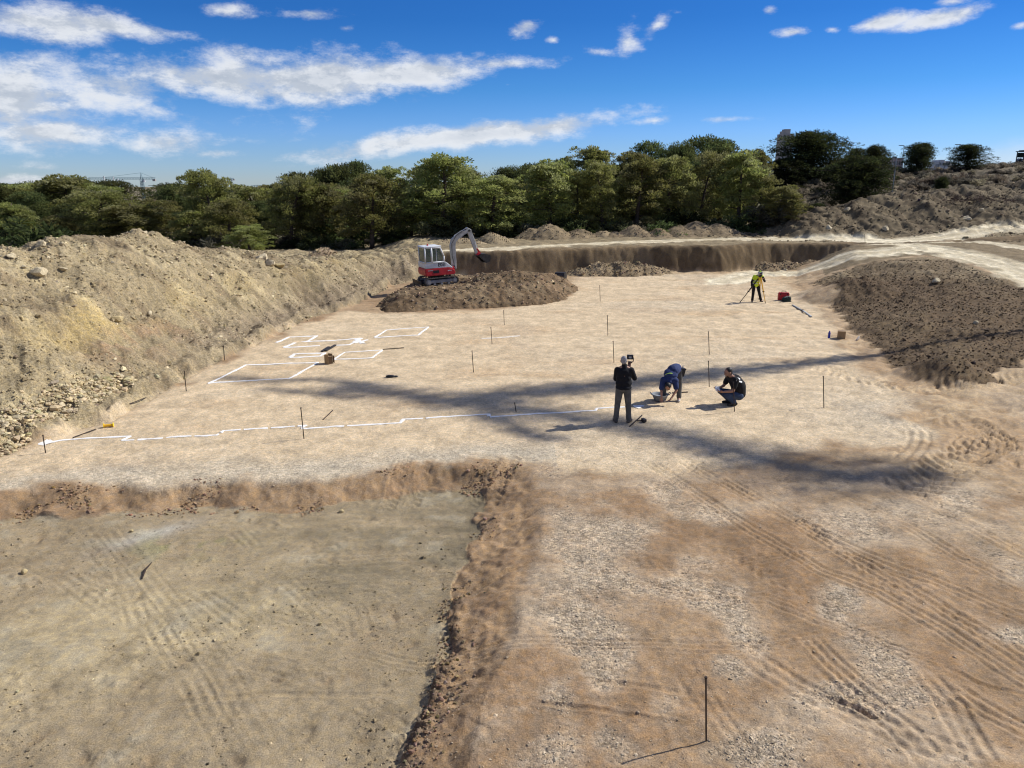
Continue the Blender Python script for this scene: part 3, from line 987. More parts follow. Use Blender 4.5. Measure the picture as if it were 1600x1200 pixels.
GRAVEL = [(960, 830, 95, 50, 1), (930, 900, 80, 60, 1), (900, 960, 70, 70, .95), (950, 1010, 50, 70, .8), (880, 1080, 40, 45, .9), (940, 1070, 50, 60, .9), (880, 1170, 70, 60, .95), (960, 1160, 60, 50, .8),
          (1030, 770, 45, 24, .9), (1110, 805, 60, 18, .9), (1060, 915, 60, 25, .9), (1120, 940, 55, 30, .95), (1160, 985, 36, 50, 1), (1140, 1040, 40, 26, .9), (1340, 820, 75, 26, .95), (1300, 830, 30, 20, .8),
          (1500, 785, 110, 34, .95), (1430, 800, 60, 30, .6), (1560, 830, 60, 30, .5), (1320, 935, 48, 26, 1), (1300, 955, 26, 20, .9), (1390, 1030, 50, 40, .95), (1360, 1010, 26, 18, .9), (1330, 1090, 80, 26, .9), (1430, 1085, 60, 26, .85),
          (1210, 1165, 90, 40, 1), (1270, 1120, 30, 45, .9), (1500, 1190, 60, 24, .8), (1590, 990, 40, 14, 1), (1590, 890, 30, 40, .6), (870, 735, 50, 24, .7), (1330, 675, 60, 26, .4), (1040, 1110, 40, 36, .5), (1090, 880, 50, 16, .6), (1230, 760, 80, 20, .35), (1330, 740, 90, 26, .45)]

# ------------------------------------------------------------------ ground: one sheet, finest near the camera, split where the soil changes
du = 0.00205
ui = np.arange(-0.90, 0.9001, du)
lo = [-60, -20, -8, -4, -2.6, -1.9, -1.5, -1.3, -1.15, -1.05, -.98, -.94, -.92]
us = np.concatenate([lo, ui, [-q for q in lo[::-1]]])
rows = [-60, -20, -6, 0, 2.5, 4.0, 5.0, 5.6]
yy = 6.0
while yy < 66:
    rows.append(yy)
    yy += max(0.012, min(.062 if 48.8 < yy < 54.6 else 0.125, yy * yy / (CAM_H * 739.0) * 1.25))
while yy < 140:
    rows.append(yy); yy += 0.16 + (yy - 66) * .012
while yy < 5000:
    rows.append(yy); yy *= 1.08
rows = np.array(rows)
print('grid', len(us), len(rows), len(us) * len(rows))
YY, UU = np.meshgrid(rows, us, indexing='ij')
XX = (UU * np.maximum(YY, 4.5)).ravel()
YY = YY.ravel()
HH, CC, GG, ZZ = soil(XX, YY)
V = np.stack([XX, YY, HH], 1)
nr, nc = len(rows), len(us)
ii = np.arange(nr * nc).reshape(nr, nc)
FQ = np.stack([ii[:-1, :-1], ii[:-1, 1:], ii[1:, 1:], ii[1:, :-1]], -1).reshape(-1, 4)
FZ = np.median(ZZ[FQ], axis=1).astype(np.int8)
for zi, zn in enumerate(['ground', 'gravel_pad', 'embankment', 'dirt_track', 'basin_floor', 'dark_fill_slope', 'hillside']):
    fz = FQ[FZ == zi]
    if not len(fz): continue
    used, inv = np.unique(fz, return_inverse=True)
    me = mesh_np(zn, V[used], inv.reshape(-1, 4), M_SOIL, True)
    set_color(me, 'soil', CC[used])
    set_float(me, 'grit', GG[used])
    tag(link(zn, me), kind='structure')


def gz(x, y):
    h = soil(np.array([float(x), float(x)]), np.array([float(y), float(y)]))[0]
    return float(h[0])


def gza(x, y):
    return soil(np.asarray(x, float), np.asarray(y, float))[0]


def on_ground(u, v, z=0.0):
    x, y = ground_pt(u, v)
    return x, y, gz(x, y)

# ------------------------------------------------------------------ heaps of dug earth: each its own mound
def mound(name, label, cat, peaks, x0, x1, y0, y1, step, shape, col, rough, stones=0, group=None, seed=0, base=None):
    """peaks/shape give the height above z=0; only what rises above the ground is kept"""
    xs = np.arange(x0, x1 + step, step); ys = np.arange(y0, y1 + step, step)
    Y, X = np.meshgrid(ys, xs, indexing='ij')
    x, y = X.ravel(), Y.ravel()
    g = land(x, y)
    z = shape(x, y)
    a = fbm(x, y, 1.1, 4, 201 + seed); b = np.abs(fbm(x, y, .34, 3, 211 + seed)); c = fbm(x, y, .16, 2, 221 + seed)
    z = z + rough * (a * .32 + (.16 - b) * .42 + c * .16)
    rise = z - g
    z = np.where(rise > .02, z, g - np.clip(.02 - rise, 0, .3))
    V = np.stack([x, y, z], 1)
    ny, nx = len(ys), len(xs)
    ii = np.arange(ny * nx).reshape(ny, nx)
    F = np.stack([ii[:-1, :-1], ii[:-1, 1:], ii[1:, 1:], ii[1:, :-1]], -1).reshape(-1, 4)
    keep = (rise[F] > -.10).any(1)
    F = F[keep]
    par = {}

    def find(q):
        while par.setdefault(q, q) != q:
            par[q] = par[par[q]]; q = par[q]
        return q
    for q in F.tolist():
        r0 = find(q[0])
        for w_ in q[1:]: par[find(w_)] = r0
    roots = np.array([find(q) for q in F[:, 0].tolist()])
    vals, cnt = np.unique(roots, return_counts=True)
    F = F[roots == vals[np.argmax(cnt)]]
    used, inv = np.unique(F, return_inverse=True)
    ctr = np.array([(x0 + x1) / 2, (y0 + y1) / 2, 0.0])
    me = mesh_np(name, V[used] - ctr, inv.reshape(-1, 4), M_CLOD, True)
    base = np.array(col)[None, :] * (1 + (a * .5 + c * .35 + (b - .15) * .8)[used][:, None])
    dry = S(fbm(x, y, .8, 3, 231 + seed), .08, .35)[used][:, None]
    base = base * (1 - .25 * dry) + np.array((.36, .28, .18))[None, :] * .25 * dry
    set_color(me, 'soil', np.clip(base, .01, .9)); set_float(me, 'grit', .45)
    o = link(name, me); o.location = ctr
    tag(o, label, cat, group)
    HEAPS.append((x, y, z, rise, rough, stones))
    return o, (lambda qx, qy: float(z[np.argmin((x - qx) ** 2 + (y - qy) ** 2)]))


HEAPS = []
MP = [P(u, v) for u, v in [(592, 489), (650, 488), (700, 484), (760, 482), (840, 477), (878, 471), (896, 458)]] + [(4.0, 43.5), (2.4, 46.0), (-3.0, 46.5), (-6.0, 45.0), (-6.6, 40.0), (-6.9, 37.5)]
EXC_X, EXC_Y = -4.15, 41.6


def exc_shape(x, y):
    d = -sdist(x, y, MP)
    seat = .38 + .22 * S(41.2 - y, 0.4, 3.2)
    ridge = .55 + .62 * np.exp(-(((x - .3) / 2.6) ** 2)) * np.exp(-(((y - 40.6) / 2.6) ** 2)) + .22 * np.exp(-(((x - 2.6) / 1.0) ** 2 + ((y - 41.5) / 1.4) ** 2))
    w = S(x, -2.8, -1.6)
    top = seat * (1 - w) + ridge * w + .1
    sl = d * .66
    return np.minimum(sl, top) - .06 * np.exp(-((sl - top) / .25) ** 2)


def exc_shape2(x, y):
    z = exc_shape(x, y)
    c, s = math.cos(math.radians(25)), math.sin(math.radians(25))
    lx = (x - EXC_X) * c + (y - EXC_Y) * s; ly = -(x - EXC_X) * s + (y - EXC_Y) * c
    f = (1 - S(np.abs(lx), 1.1, 1.7)) * (1 - S(np.abs(ly), .9, 1.5))
    return z * (1 - f) + .48 * f


mound('earth_mound', 'broad brown earth mound under the excavator on the pad', 'mound', None, -8, 5, 34, 47.5, .075, exc_shape2, (.155, .106, .064), .5, 420, None, 1)


def cone_of(u, v, y, k, wob=.5, flat=.8, more=()):
    ps = [(Q(u, v, y), k)] + [(Q(a, b, c), kk) for a, b, c, kk in more]

    def f(x, yq):
        h = np.full(x.shape, -9.0)
        for (px, py, pz), kk in ps:
            r = np.hypot(x - px, yq - py) * (1 + .25 * fbm(x, yq, 2.0, 2, int(px * 7) % 97))
            h = np.maximum(h, pz + kk * .5 - kk * np.sqrt(r * r + flat * flat * .4))
        return h
    c = ps[0][0]
    ext = [min(p[0][0] for p in ps) - 5, max(p[0][0] for p in ps) + 5]
    return f, ext, c


SPOIL = 'spoil heaps along the far track'
for (u, v, y, k, more, col, st, lab, r) in [
    (860, 350, 61.5, .62, [(832, 358, 61.5, .6), (905, 356, 62, .55), (940, 362, 62, .5)], (.215, .165, .105), 130, 'long stony spoil heap left of the pair behind the far track', .55),
    (992, 353, 62.5, .52, [(1030, 357, 62.5, .5), (960, 362, 62, .5)], (.205, .155, .098), 60, 'smooth low spoil heap in the middle of the row behind the track', .4),
    (1090, 346, 63.5, .55, [(1062, 352, 63, .55), (1120, 349, 63.5, .5)], (.21, .16, .102), 90, 'tallest rounded spoil heap with white stones on its left shoulder', .45),
    (1180, 350, 66, .45, [(1150, 358, 64, .5), (1215, 344, 67, .45)], (.18, .137, .088), 40, 'flat spoil heap just left of the stony ridge', .4),
    (768, 364, 57.5, .66, [(786, 372, 57.5, .6)], (.26, .205, .13), 50, 'small pointed heap seen beyond the excavator arm', .4),
    (722, 371, 57, .5, [(700, 374, 57, .5), (745, 377, 56, .5)], (.27, .21, .135), 40, 'low heap directly behind the excavator cab', .35),
    (505, 388, 47.5, .66, [(492, 395, 47, .6), (530, 397, 47.5, .6)], (.225, .165, .108), 60, 'sharp cone of fine earth on the left rim of the pit', .3),
    (440, 394, 50, .6, [(425, 398, 49, .6), (470, 396, 51, .6), (455, 397, 50.4, .5), (432, 397, 49.5, .5)], (.36, .285, .175), 90, 'pale broken rubble heap beside the earth cone on the rim', .6)]:
    f, ext, c = cone_of(u, v, y, k, more=more)
    mound('spoil_heap', lab, 'heap', None, ext[0], ext[1], c[1] - 4.5, c[1] + 4.5, .15, f, col, r, st, SPOIL, int(u) % 50)

f, ext, c = cone_of(1190, 408, 53.6, .5, more=[(1225, 406, 54, .5), (1150, 415, 53.2, .5), (1265, 402, 54.6, .45)])
mound('spoil_heap', 'low slumped earth at the right end of the shaded back wall', 'heap', None, ext[0], ext[1], c[1] - 3, c[1] + 3, .10, f, (.19, .14, .088), .5, 60, None, 41)
f, ext, c = cone_of(972, 406, 50.6, .62, more=[(940, 411, 50.5, .6), (1000, 410, 50.8, .65), (905, 418, 50.2, .6), (1030, 420, 51, .5)])
mound('spoil_heap', 'crumbly heap slumped against the shaded back wall of the pit', 'heap', None, ext[0], ext[1], c[1] - 3, c[1] + 3, .10, f, (.225, .168, .104), .6, 200, None, 37)


# ------------------------------------------------------------------ loose stones
def rock_verts(seed, sub=1):
    bm = bmesh.new()
    bmesh.ops.create_icosphere(bm, subdivisions=sub, radius=1.0)
    r = np.random.default_rng(seed)
    v = np.array([q.co[:] for q in bm.verts]); f = np.array([[q.index for q in p.verts] for p in bm.faces])
    bm.free()
    for _ in range(5):                                  # knock flat faces off
        n = r.normal(size=3); n /= np.linalg.norm(n)
        c = r.uniform(.45, .8)
        dd = v @ n
        v = v - np.outer(np.clip(dd - c, 0, None), n)
    v *= r.uniform(.85, 1.12, (len(v), 1))
    return v, f


OCT = (np.array([(1, 0, 0), (-1, 0, 0), (0, 1, 0), (0, -1, 0), (0, 0, 1), (0, 0, -1)], float),
       np.array([(0, 2, 4), (2, 1, 4), (1, 3, 4), (3, 0, 4), (2, 0, 5), (1, 2, 5), (3, 1, 5), (0, 3, 5)]))
ROCKS = [rock_verts(i + 11, 1) for i in range(6)]


def scatter(name, pos, size, cols, proto, parent=None, grit=.2, flat=.7):
    """many small stones as one mesh"""
    pos = np.asarray(pos, float); n = len(pos)
    pv, pf = proto
    k = len(pv)
    R = RNG.normal(size=(n, 4)); R /= np.linalg.norm(R, axis=1, keepdims=True)
    w, x, y, z = R.T
    M = np.stack([1 - 2 * (y * y + z * z), 2 * (x * y - w * z), 2 * (x * z + w * y), 2 * (x * y + w * z), 1 - 2 * (x * x + z * z), 2 * (y * z - w * x), 2 * (x * z - w * y), 2 * (y * z + w * x), 1 - 2 * (x * x + y * y)], -1).reshape(n, 3, 3)
    sc = RNG.uniform(.6, 1.3, (n, 1, 3))
    jit = RNG.uniform(.75, 1.2, (n, k, 1))
    P_ = np.einsum('nij,nkj->nki', M, pv[None] * sc * jit) * np.asarray(size).reshape(n, 1, 1)
    P_[:, :, 2] *= flat
    P_ += pos[:, None, :]
    F = (pf[None] + (np.arange(n) * k)[:, None, None]).reshape(-1, 3)
    me = mesh_np(name, P_.reshape(-1, 3), F, M_SOIL)
    set_color(me, 'soil', np.repeat(cols, k, axis=0)); set_float(me, 'grit', grit)
    o = link(name, me, None, parent)
    return o


def stone_cols(n, base, var=.25):
    c = np.array(base)[None, :] * (1 + RNG.normal(0, var, (n, 1)))
    return np.clip(c + RNG.normal(0, .012, (n, 3)), .02, .8)


# stones lying over the heaps
pts, sz, cl = [], [], []
for (x, y, z, rise, rough, ns) in HEAPS:
    ok = np.where(rise > .06)[0]
    if not ns or not len(ok): continue
    k = RNG.choice(ok, ns * 5)
    s = RNG.gamma(1.8, .015, len(k)) + .018
    pts.append(np.stack([x[k], y[k], z[k] + s * .25], 1)); sz.append(s); cl.append(stone_cols(len(k), (.30, .225, .145), .35))
o = scatter('stones', np.concatenate(pts), np.concatenate(sz), np.concatenate(cl), ROCKS[0])
tag(o, 'loose stones strewn over the spoil heaps', 'stones', kind='stuff')

# stones on the left bank, in streams down the slope
n = 17000
y = RNG.uniform(14, 50, n); x0 = np.interp(y, [6, 15.9, 33, 45, 49.4], [-12.6, -11.7, -9.3, -7.1, -4.3])
dd = RNG.uniform(-.25, 8.5, n)
x = x0 - dd * .99
keep = (fbm(dd * .45, y * 1.3, 1.3, 4, 301) + .8 * np.exp(-((dd - 5.6) / .8) ** 2) * .35 + .5 * np.exp(-((dd - .25) / .5) ** 2) * S(-(y - 24)) + .18 * np.exp(-((y - 39) / 5) ** 2)) > .16
x, y, dd = x[keep], y[keep], dd[keep]
s = RNG.gamma(1.6, .012, len(x)) + .010
s = np.where(RNG.random(len(x)) < .03, s * 2.0, s)
z = gza(x, y)
c = stone_cols(len(x), (.46, .38, .245), .3)
o = scatter('stones', np.stack([x, y, z + s * .2], 1), s, c, ROCKS[1]); tag(o, 'pale stones and crumbs scattered over the left earth bank', 'stones', kind='stuff')

# crumbs of the same earth that roughen the bank and the ridge
n = 18000
y = RNG.uniform(14, 50, n); x = np.interp(y, [6, 15.9, 33, 45, 49.4], [-12.6, -11.7, -9.3, -7.1, -4.3]) - RNG.uniform(.0, 7.2, n)
k = fbm(x * .4, y, 1.5, 3, 341) > -.12
x, y = x[k], y[k]
z, c, _, _ = soil(x, y)
s = RNG.gamma(1.6, .011, len(x)) + .008
o = scatter('clods', np.stack([x, y, z + s * .15], 1), s, np.clip(c * (1.05 + RNG.normal(0, .2, (len(x), 1))), .03, .6), OCT); tag(o, 'earth crumbs all over the left bank', 'clods', kind='stuff')

# rubble at the foot of the bank: too many to lift singly, the biggest are objects below
n = 2600
y = 14.2 + 6.6 * RNG.random(n) ** 1.3; w = np.clip(.95 - (y - 15) * .10, .22, 1.0)
x0 = np.interp(y, [6, 15.9, 33], [-12.6, -11.7, -9.3])
dd = RNG.uniform(-.12, 1, n) * w
x = x0 - dd
s = RNG.gamma(2.0, .015, n) + .014
z = gza(x, y)
o = scatter('rubble', np.stack([x, y, z + s * .3], 1), s, stone_cols(n, (.47, .385, .245), .24), ROCKS[2]); tag(o, 'pale limestone rubble along the foot of the bank', 'rubble', kind='stuff')

# far ridge and far bank stones
n = 3600
x = RNG.uniform(17, 62, n); y = RNG.uniform(57, 76, n)
keep = fbm(x, y, 2.2, 3, 311) > .02
x, y = x[keep], y[keep]
keep = soil(x, y)[3] == 0
x, y = x[keep], y[keep]
s = RNG.gamma(1.8, .028, len(x)) + .022
z = gza(x, y)
o = scatter('stones', np.stack([x, y, z + s * .2], 1), s, stone_cols(len(x), (.22, .175, .115), .4), ROCKS[3]); tag(o, 'stones lying over the far spoil ridge', 'stones', kind='stuff')

n = 16000
x = RNG.uniform(16, 62, n); y = RNG.uniform(56, 77, n)
z, c, _, zo = soil(x, y)
k = (zo == 0) & (fbm(x, y, 1.8, 3, 351) > -.15)
s = RNG.gamma(1.7, .020, n) + .016
o = scatter('clods', np.stack([x, y, z + s * .15], 1)[k], s[k], np.clip(c[k] * (1 + RNG.normal(0, .3, (k.sum(), 1))), .03, .5), OCT); tag(o, 'earth crumbs over the far spoil ridge', 'clods', kind='stuff')

# gravel on the spilled patches and the pad, as loose chips
n = 120000
v = RNG.uniform(700, 1205, n) ; u = RNG.uniform(-20, 1620, n)
pp = np.array([P(a, b) for a, b in zip(u, v)])
h, ccol_, gr, zn = soil(pp[:, 0], pp[:, 1])
dist = np.hypot(pp[:, 0], pp[:, 1])
pr = np.where(zn == 1, .12, np.where(gr > .3, np.clip(gr, 0, 1) ** 1.6, .05)) * np.where(zn == 4, .8, 1)
k = RNG.random(n) < pr * .62
pp, h, ccol_, zn = pp[k], h[k], ccol_[k], zn[k]
s = RNG.gamma(2.6, .0026, len(pp)) + .004
s = np.where(RNG.random(len(pp)) < .02, s * 1.7, s)
tint = np.clip(ccol_ * .6 + np.array((.40, .345, .265)) * .6, 0, .8) * (1 + RNG.normal(0, .2, (len(pp), 1)))
tint = np.where((zn == 4)[:, None], ccol_ * (1.15 + RNG.normal(0, .3, (len(pp), 1))), tint)
o = scatter('gravel', np.stack([pp[:, 0], pp[:, 1], h + s * .08], 1), s, np.clip(tint, .03, .75), OCT, flat=.62)
tag(o, 'loose grey gravel chips over the red earth', 'gravel', kind='stuff')
print('gravel chips', len(pp))

# dark clods along the broken edge between red earth and olive basin, and on the slope north of it
n = 1700
yq = RNG.uniform(5.8, 13.0, n)
xbq = np.interp(yq, _BEY, _BEX); xeq = np.interp(yq, _EEY, _EEX)
tt = RNG.beta(1.5, 3.2, n) * .75 - .07
xq = xbq + (xeq - xbq) * tt
k = (fbm(xq, yq, .55, 3, 321) + np.where(yq < 10.7, .18, -.1)) > .02
xq, yq = xq[k], yq[k]
s = RNG.gamma(1.8, .0055, len(xq)) + .004
zq = gza(xq, yq)
o = scatter('clods', np.stack([xq, yq, zq + s * .3], 1), s, stone_cols(len(xq), (.215, .150, .096), .3), ROCKS[4]); tag(o, 'dark clods along the broken edge of the basin', 'clods', kind='stuff')
n = 5000
xq = RNG.uniform(-12, .2, n)
yq = np.interp(xq, _NEX, _NEY) - RNG.beta(2, 1.6, n) * 1.15
k = (fbm(xq, yq, .8, 3, 331)) > .08
xq, yq = xq[k], yq[k]
s = RNG.gamma(1.8, .0065, len(xq)) + .006
o = scatter('clods', np.stack([xq, yq, gza(xq, yq) + s * .3], 1), s, stone_cols(len(xq), (.30, .195, .12), .25), ROCKS[4]); tag(o, 'red brown clods on the bank below the pad', 'clods', kind='stuff')
n = 9000
pp2 = np.array([P(a, b, -.31) for a, b in zip(RNG.uniform(-30, 720, n), RNG.uniform(800, 1210, n))])
hh, cc_, gg_, zz_ = soil(pp2[:, 0], pp2[:, 1])
k = (zz_ == 4) & (fbm(pp2[:, 0], pp2[:, 1], .8, 4, 361) > .17)
s = RNG.gamma(1.6, .0042, n) + .003
o = scatter('crumbs', np.stack([pp2[:, 0], pp2[:, 1], hh + s * .2], 1)[k], s[k], np.clip(cc_[k] * (.85 + RNG.normal(0, .3, (k.sum(), 1))), .03, .5), OCT); tag(o, 'small crumbs lying in drifts on the olive basin floor', 'crumbs', kind='stuff')
# clods of the dark fill
n = 15000
yq = RNG.uniform(22, 46, n); xq = np.interp(yq, *_XT) + RNG.uniform(-.2, 9.5, n)
hh, cc_, gg_, zz_ = soil(xq, yq)
k = (zz_ == 5)
s = RNG.gamma(2.0, .0085, n) + .010
o = scatter('clods', np.stack([xq, yq, hh + s * .3], 1)[k], s[k], np.clip(cc_[k] * (1.05 + RNG.normal(0, .35, (k.sum(), 1))), .03, .5), ROCKS[5]); tag(o, 'dark clods covering the fill slope on the right', 'clods', kind='stuff')

# stones one can pick out one by one
STONE_ME = []
for i in range(7):
    v, f = rock_verts(40 + i, 2)
    STONE_ME.append(mesh_np('stone', v * np.array((1, .8, .62)), f, M_STONE if i % 3 else M_STONE_Y))


def stone(x, y, s, label, group=None, name='stone', z=None, kind=None):
    me = STONE_ME[random.randrange(len(STONE_ME))] if kind is None else STONE_ME[kind]
    o = link(name, me)
    if z is None: z = gz(x, y)
    o.location = (x, y, z + s * .28)
    o.scale = (s * random.uniform(.8, 1.25), s * random.uniform(.8, 1.2), s * random.uniform(.8, 1.15))
    o.rotation_euler = (random.uniform(-.4, .4), random.uniform(-.4, .4), random.uniform(0, 6.3))
    return tag(o, label, 'stone', group)


RUB = 'big stones in the rubble at the foot of the left bank'
n = 150
y = 14.4 + 5.6 * RNG.random(n) ** 1.3; w = np.clip(.85 - (y - 15) * .09, .2, .9)
x = np.interp(y, [6, 15.9, 33], [-12.6, -11.7, -9.3]) - RNG.uniform(-.08, 1, n) * w
zs = gza(x, y)
for i in range(n):
    stone(x[i], y[i], float(RNG.gamma(2.6, .012) + .04), 'pale angular stone in the rubble at the foot of the left bank', RUB, z=float(zs[i]))
BNK = 'stones lying on the slope of the left bank'
n = 110
y = RNG.uniform(15, 47, n); d_ = np.where(RNG.random(n) < .5, RNG.normal(5.6, .7, n), RNG.uniform(.5, 6.5, n))
x = np.interp(y, [6, 15.9, 33, 45, 49.4], [-12.6, -11.7, -9.3, -7.1, -4.3]) - d_
zs = gza(x, y)
for i in range(n):
    stone(x[i], y[i], float(RNG.gamma(2.2, .014) + .04), 'pale stone lying loose on the slope or crest of the left bank', BNK, z=float(zs[i]))
for (u, v, zg, s, lab, kd) in [(64, 433, 3.0, .24, 'long white boulder high on the left bank', 1), (183, 497, 1.9, .25, 'ochre boulder stuck in the ledge of the left bank', 0), (65, 385, 4.0, .22, 'white block just below the crest at far left', 1), (120, 366, 4.2, .17, 'upright pale stone standing on the crest of the left bank', 2),
                           (98, 416, 3.4, .17, 'round grey stone in a hollow below the crest', 4), (234, 482, 2.0, .13, 'small white stone on the ledge right of the ochre boulder', 5), (410, 402, 2.2, .42, 'large pale rock at the low end of the left bank', 1), (422, 412, 1.7, .36, 'second large pale rock on the rim, below the largest', 2),
                           (436, 415, 1.6, .30, 'yellowish rock on the rim beside the earth cone', 0), (1325, 327, 3.4, .42, 'pale boulder at the left end of the far ridge', 1), (1042, 352, 2.3, .3, 'white stone on the shoulder of the tallest far heap', 1), (1383, 358, 2.1, .35, 'flat pale stone at the foot of the far ridge', 2),
                           (1295, 353, 2.2, .3, 'pale stone beside the track below the ridge', 4), (1510, 342, 2.8, .5, 'big flat slab of stone beside the far track under the ridge', 2), (1533, 329, 3.0, .3, 'pale stone lying under the heap of cut brush', 1),
                           (855, 362, 2.4, .26, 'white stone low on the long stony heap', 5), (1227, 420, .1, .2, 'pale stone at the mouth of the ramp below the back wall', 2), (1462, 440, 1.2, .28, 'flat pale slab on the dark fill slope', 2), (1525, 502, .6, .14, 'buff stone halfway down the dark fill slope', 1)]:
    x, y = ground_pt(u, v + 3)
    stone(x, y, s, lab, None, 'boulder' if s > .2 else 'stone', kind=kd)
for (u, v, s, lab) in [(38, 893, .085, 'dark flat rock alone on the olive basin floor'), (500, 975, .05, 'small pale stone on the basin floor near its middle'), (533, 800, .07, 'dark lump at the foot of the red bank'), (205, 830, .05, 'small dark clod beside the pale strip in the basin')]:
    x, y = P(u, v, -.31)
    stone(x, y, s, lab, None, kind=3)


# ------------------------------------------------------------------ pines: trunk, limbs and crown
def pine_meshes(seed, H=7.0, R=2.6, low=.16, dark=False, puffs=3, nl=88, limbs=54, fat=1.0):
    r = np.random.default_rng(seed)
    tb = MB()
    lean = r.normal(0, .22, 2)
    tp = [Vector((lean[0] * t * t * 2 + math.sin(t * 5 + seed) * .08, lean[1] * t * t * 2, t * H * .93)) for t in np.linspace(0, 1, 7)]
    tb.path(tp, [.17 * (1 - .86 * t) + .012 for t in np.linspace(0, 1, 7)], 7)
    lv, lc = [], []
    squash = r.uniform(.8, 1.1)
    lobes = r.uniform(0, 6.28, 3)
    for k in range(limbs):
        t = low + (1 - low) * ((k + .5) / limbs) ** .85
        a = k * 2.39996 + r.normal(0, .35)
        prof = math.sqrt(max(.05, 1 - (abs(t - .42) / .60) ** 2.6))
        if t < .42: prof = max(prof, .84) * (.80 + .20 * t / .42)
        reach = R * prof * r.uniform(.62, 1.08) * (1 + .22 * math.sin(2 * a + lobes[0]) + .16 * math.sin(3 * a + lobes[1] + t * 4))
        b = tp[0].lerp(tp[-1], 0)
        i = min(5, int(t * .93 * 6)); f = t * .93 * 6 - i
        b = tp[i].lerp(tp[i + 1], f)
        up = .10 + .55 * t
        e = b + Vector((math.cos(a) * reach, math.sin(a) * reach * squash, reach * up * .55 - .10 * reach))
        mid = b.lerp(e, .5) + Vector((0, 0, .06 * reach))
        if k % 2 == 0:
            tb.path([b, mid, e], [.05 * (1 - t) + .022, .03, .010], 5)
        for q in range(puffs):
            fr = ((.45 if fat == 1 else .2) + (.55 if fat == 1 else .8) * (q + r.random()) / puffs)
            c = b.lerp(e, fr) + Vector(r.normal(0, .14, 3))
            pr = fat * r.uniform(.30, .58) * (.75 + .35 * R / 2.6)
            n = nl
            dirs = r.normal(size=(n, 3)); dirs /= np.linalg.norm(dirs, axis=1, keepdims=True)
            dirs[:, 2] = np.where(dirs[:, 2] < -.35, -dirs[:, 2], dirs[:, 2])
            rad = pr * r.uniform(.35, 1.0, (n, 1)) ** .6
            cen = np.array(c)[None] + dirs * rad * np.array((1.1, 1.1, .9))
            ax = dirs + r.normal(0, .45, (n, 3)) + np.array((0, 0, .35)); ax /= np.linalg.norm(ax, axis=1, keepdims=True)
            sd = np.cross(ax, r.normal(size=(n, 3))); sd /= np.linalg.norm(sd, axis=1, keepdims=True)
            L = r.uniform(.10, .22, (n, 1)); W = r.uniform(.022, .048, (n, 1))
            quad = np.stack([cen - ax * L * .5 - sd * W * .5, cen - ax * L * .5 + sd * W * .5, cen + ax * L * .5 + sd * W, cen + ax * L * .5 - sd * W], 1)
            lv.append(quad)
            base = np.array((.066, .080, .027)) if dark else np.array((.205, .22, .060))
            tone = r.uniform(.62, 1.28)
            yel = r.uniform(-.010, .018)
            c3 = np.clip(base * tone + np.array((yel, yel * .55, 0)), .006, .2)
            lc.append(np.repeat(np.clip(c3[None] * r.uniform(.7, 1.3, (n, 1)), .005, .2), 4, axis=0))
    vv = np.concatenate(lv).reshape(-1, 3)
    ff = np.arange(len(vv)).reshape(-1, 4)
    cm = mesh_np('crown', vv, ff, M_LEAF)
    set_color(cm, 'leaf', np.concatenate(lc))
    tm = tb.mesh('trunk', M_BARK, True)
    zmax = float(np.percentile(vv[:, 2], 99.6)); rm = float(np.percentile(np.abs(vv[:, 0]), 98))
    return tm, cm, zmax, rm


def pt(px):
    return px


PINES = [pine_meshes(1, 7, 2.5, .12), pine_meshes(2, 7, 2.1, .10), pine_meshes(3, 7, 2.9, .15), pine_meshes(4, 7, 1.8, .12), pine_meshes(5, 7, 2.6, .20), pine_meshes(6, 7, 2.3, .05)]
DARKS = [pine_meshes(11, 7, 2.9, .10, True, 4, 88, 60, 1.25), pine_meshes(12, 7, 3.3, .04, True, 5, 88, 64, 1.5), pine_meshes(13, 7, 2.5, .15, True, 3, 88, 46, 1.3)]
OLIVES = PINES


def plant_tree(u, vtop, y, wpx, label, group=None, kind=None, zb=None, name='pine_tree', pool=None):
    x, _, zt = Q(u, vtop, y)
    z0 = gz(x, y) - .05 if zb is None else zb
    pool = pool or PINES
    tm, cm, zm, rm = pool[(kind if kind is not None else random.randrange(99)) % len(pool)]
    o = empty(name, (x, y, z0), random.uniform(0, 6.28), label, 'tree', group)
    hgt = max(.8, zt - z0)
    dep = math.hypot(x, y)
    wid = wpx / F_PX * y
    o.scale = (wid / (2 * rm), wid / (2 * rm) * random.uniform(.9, 1.1), hgt / zm)
    link('trunk', tm, None, o); link('crown', cm, None, o)
    return o


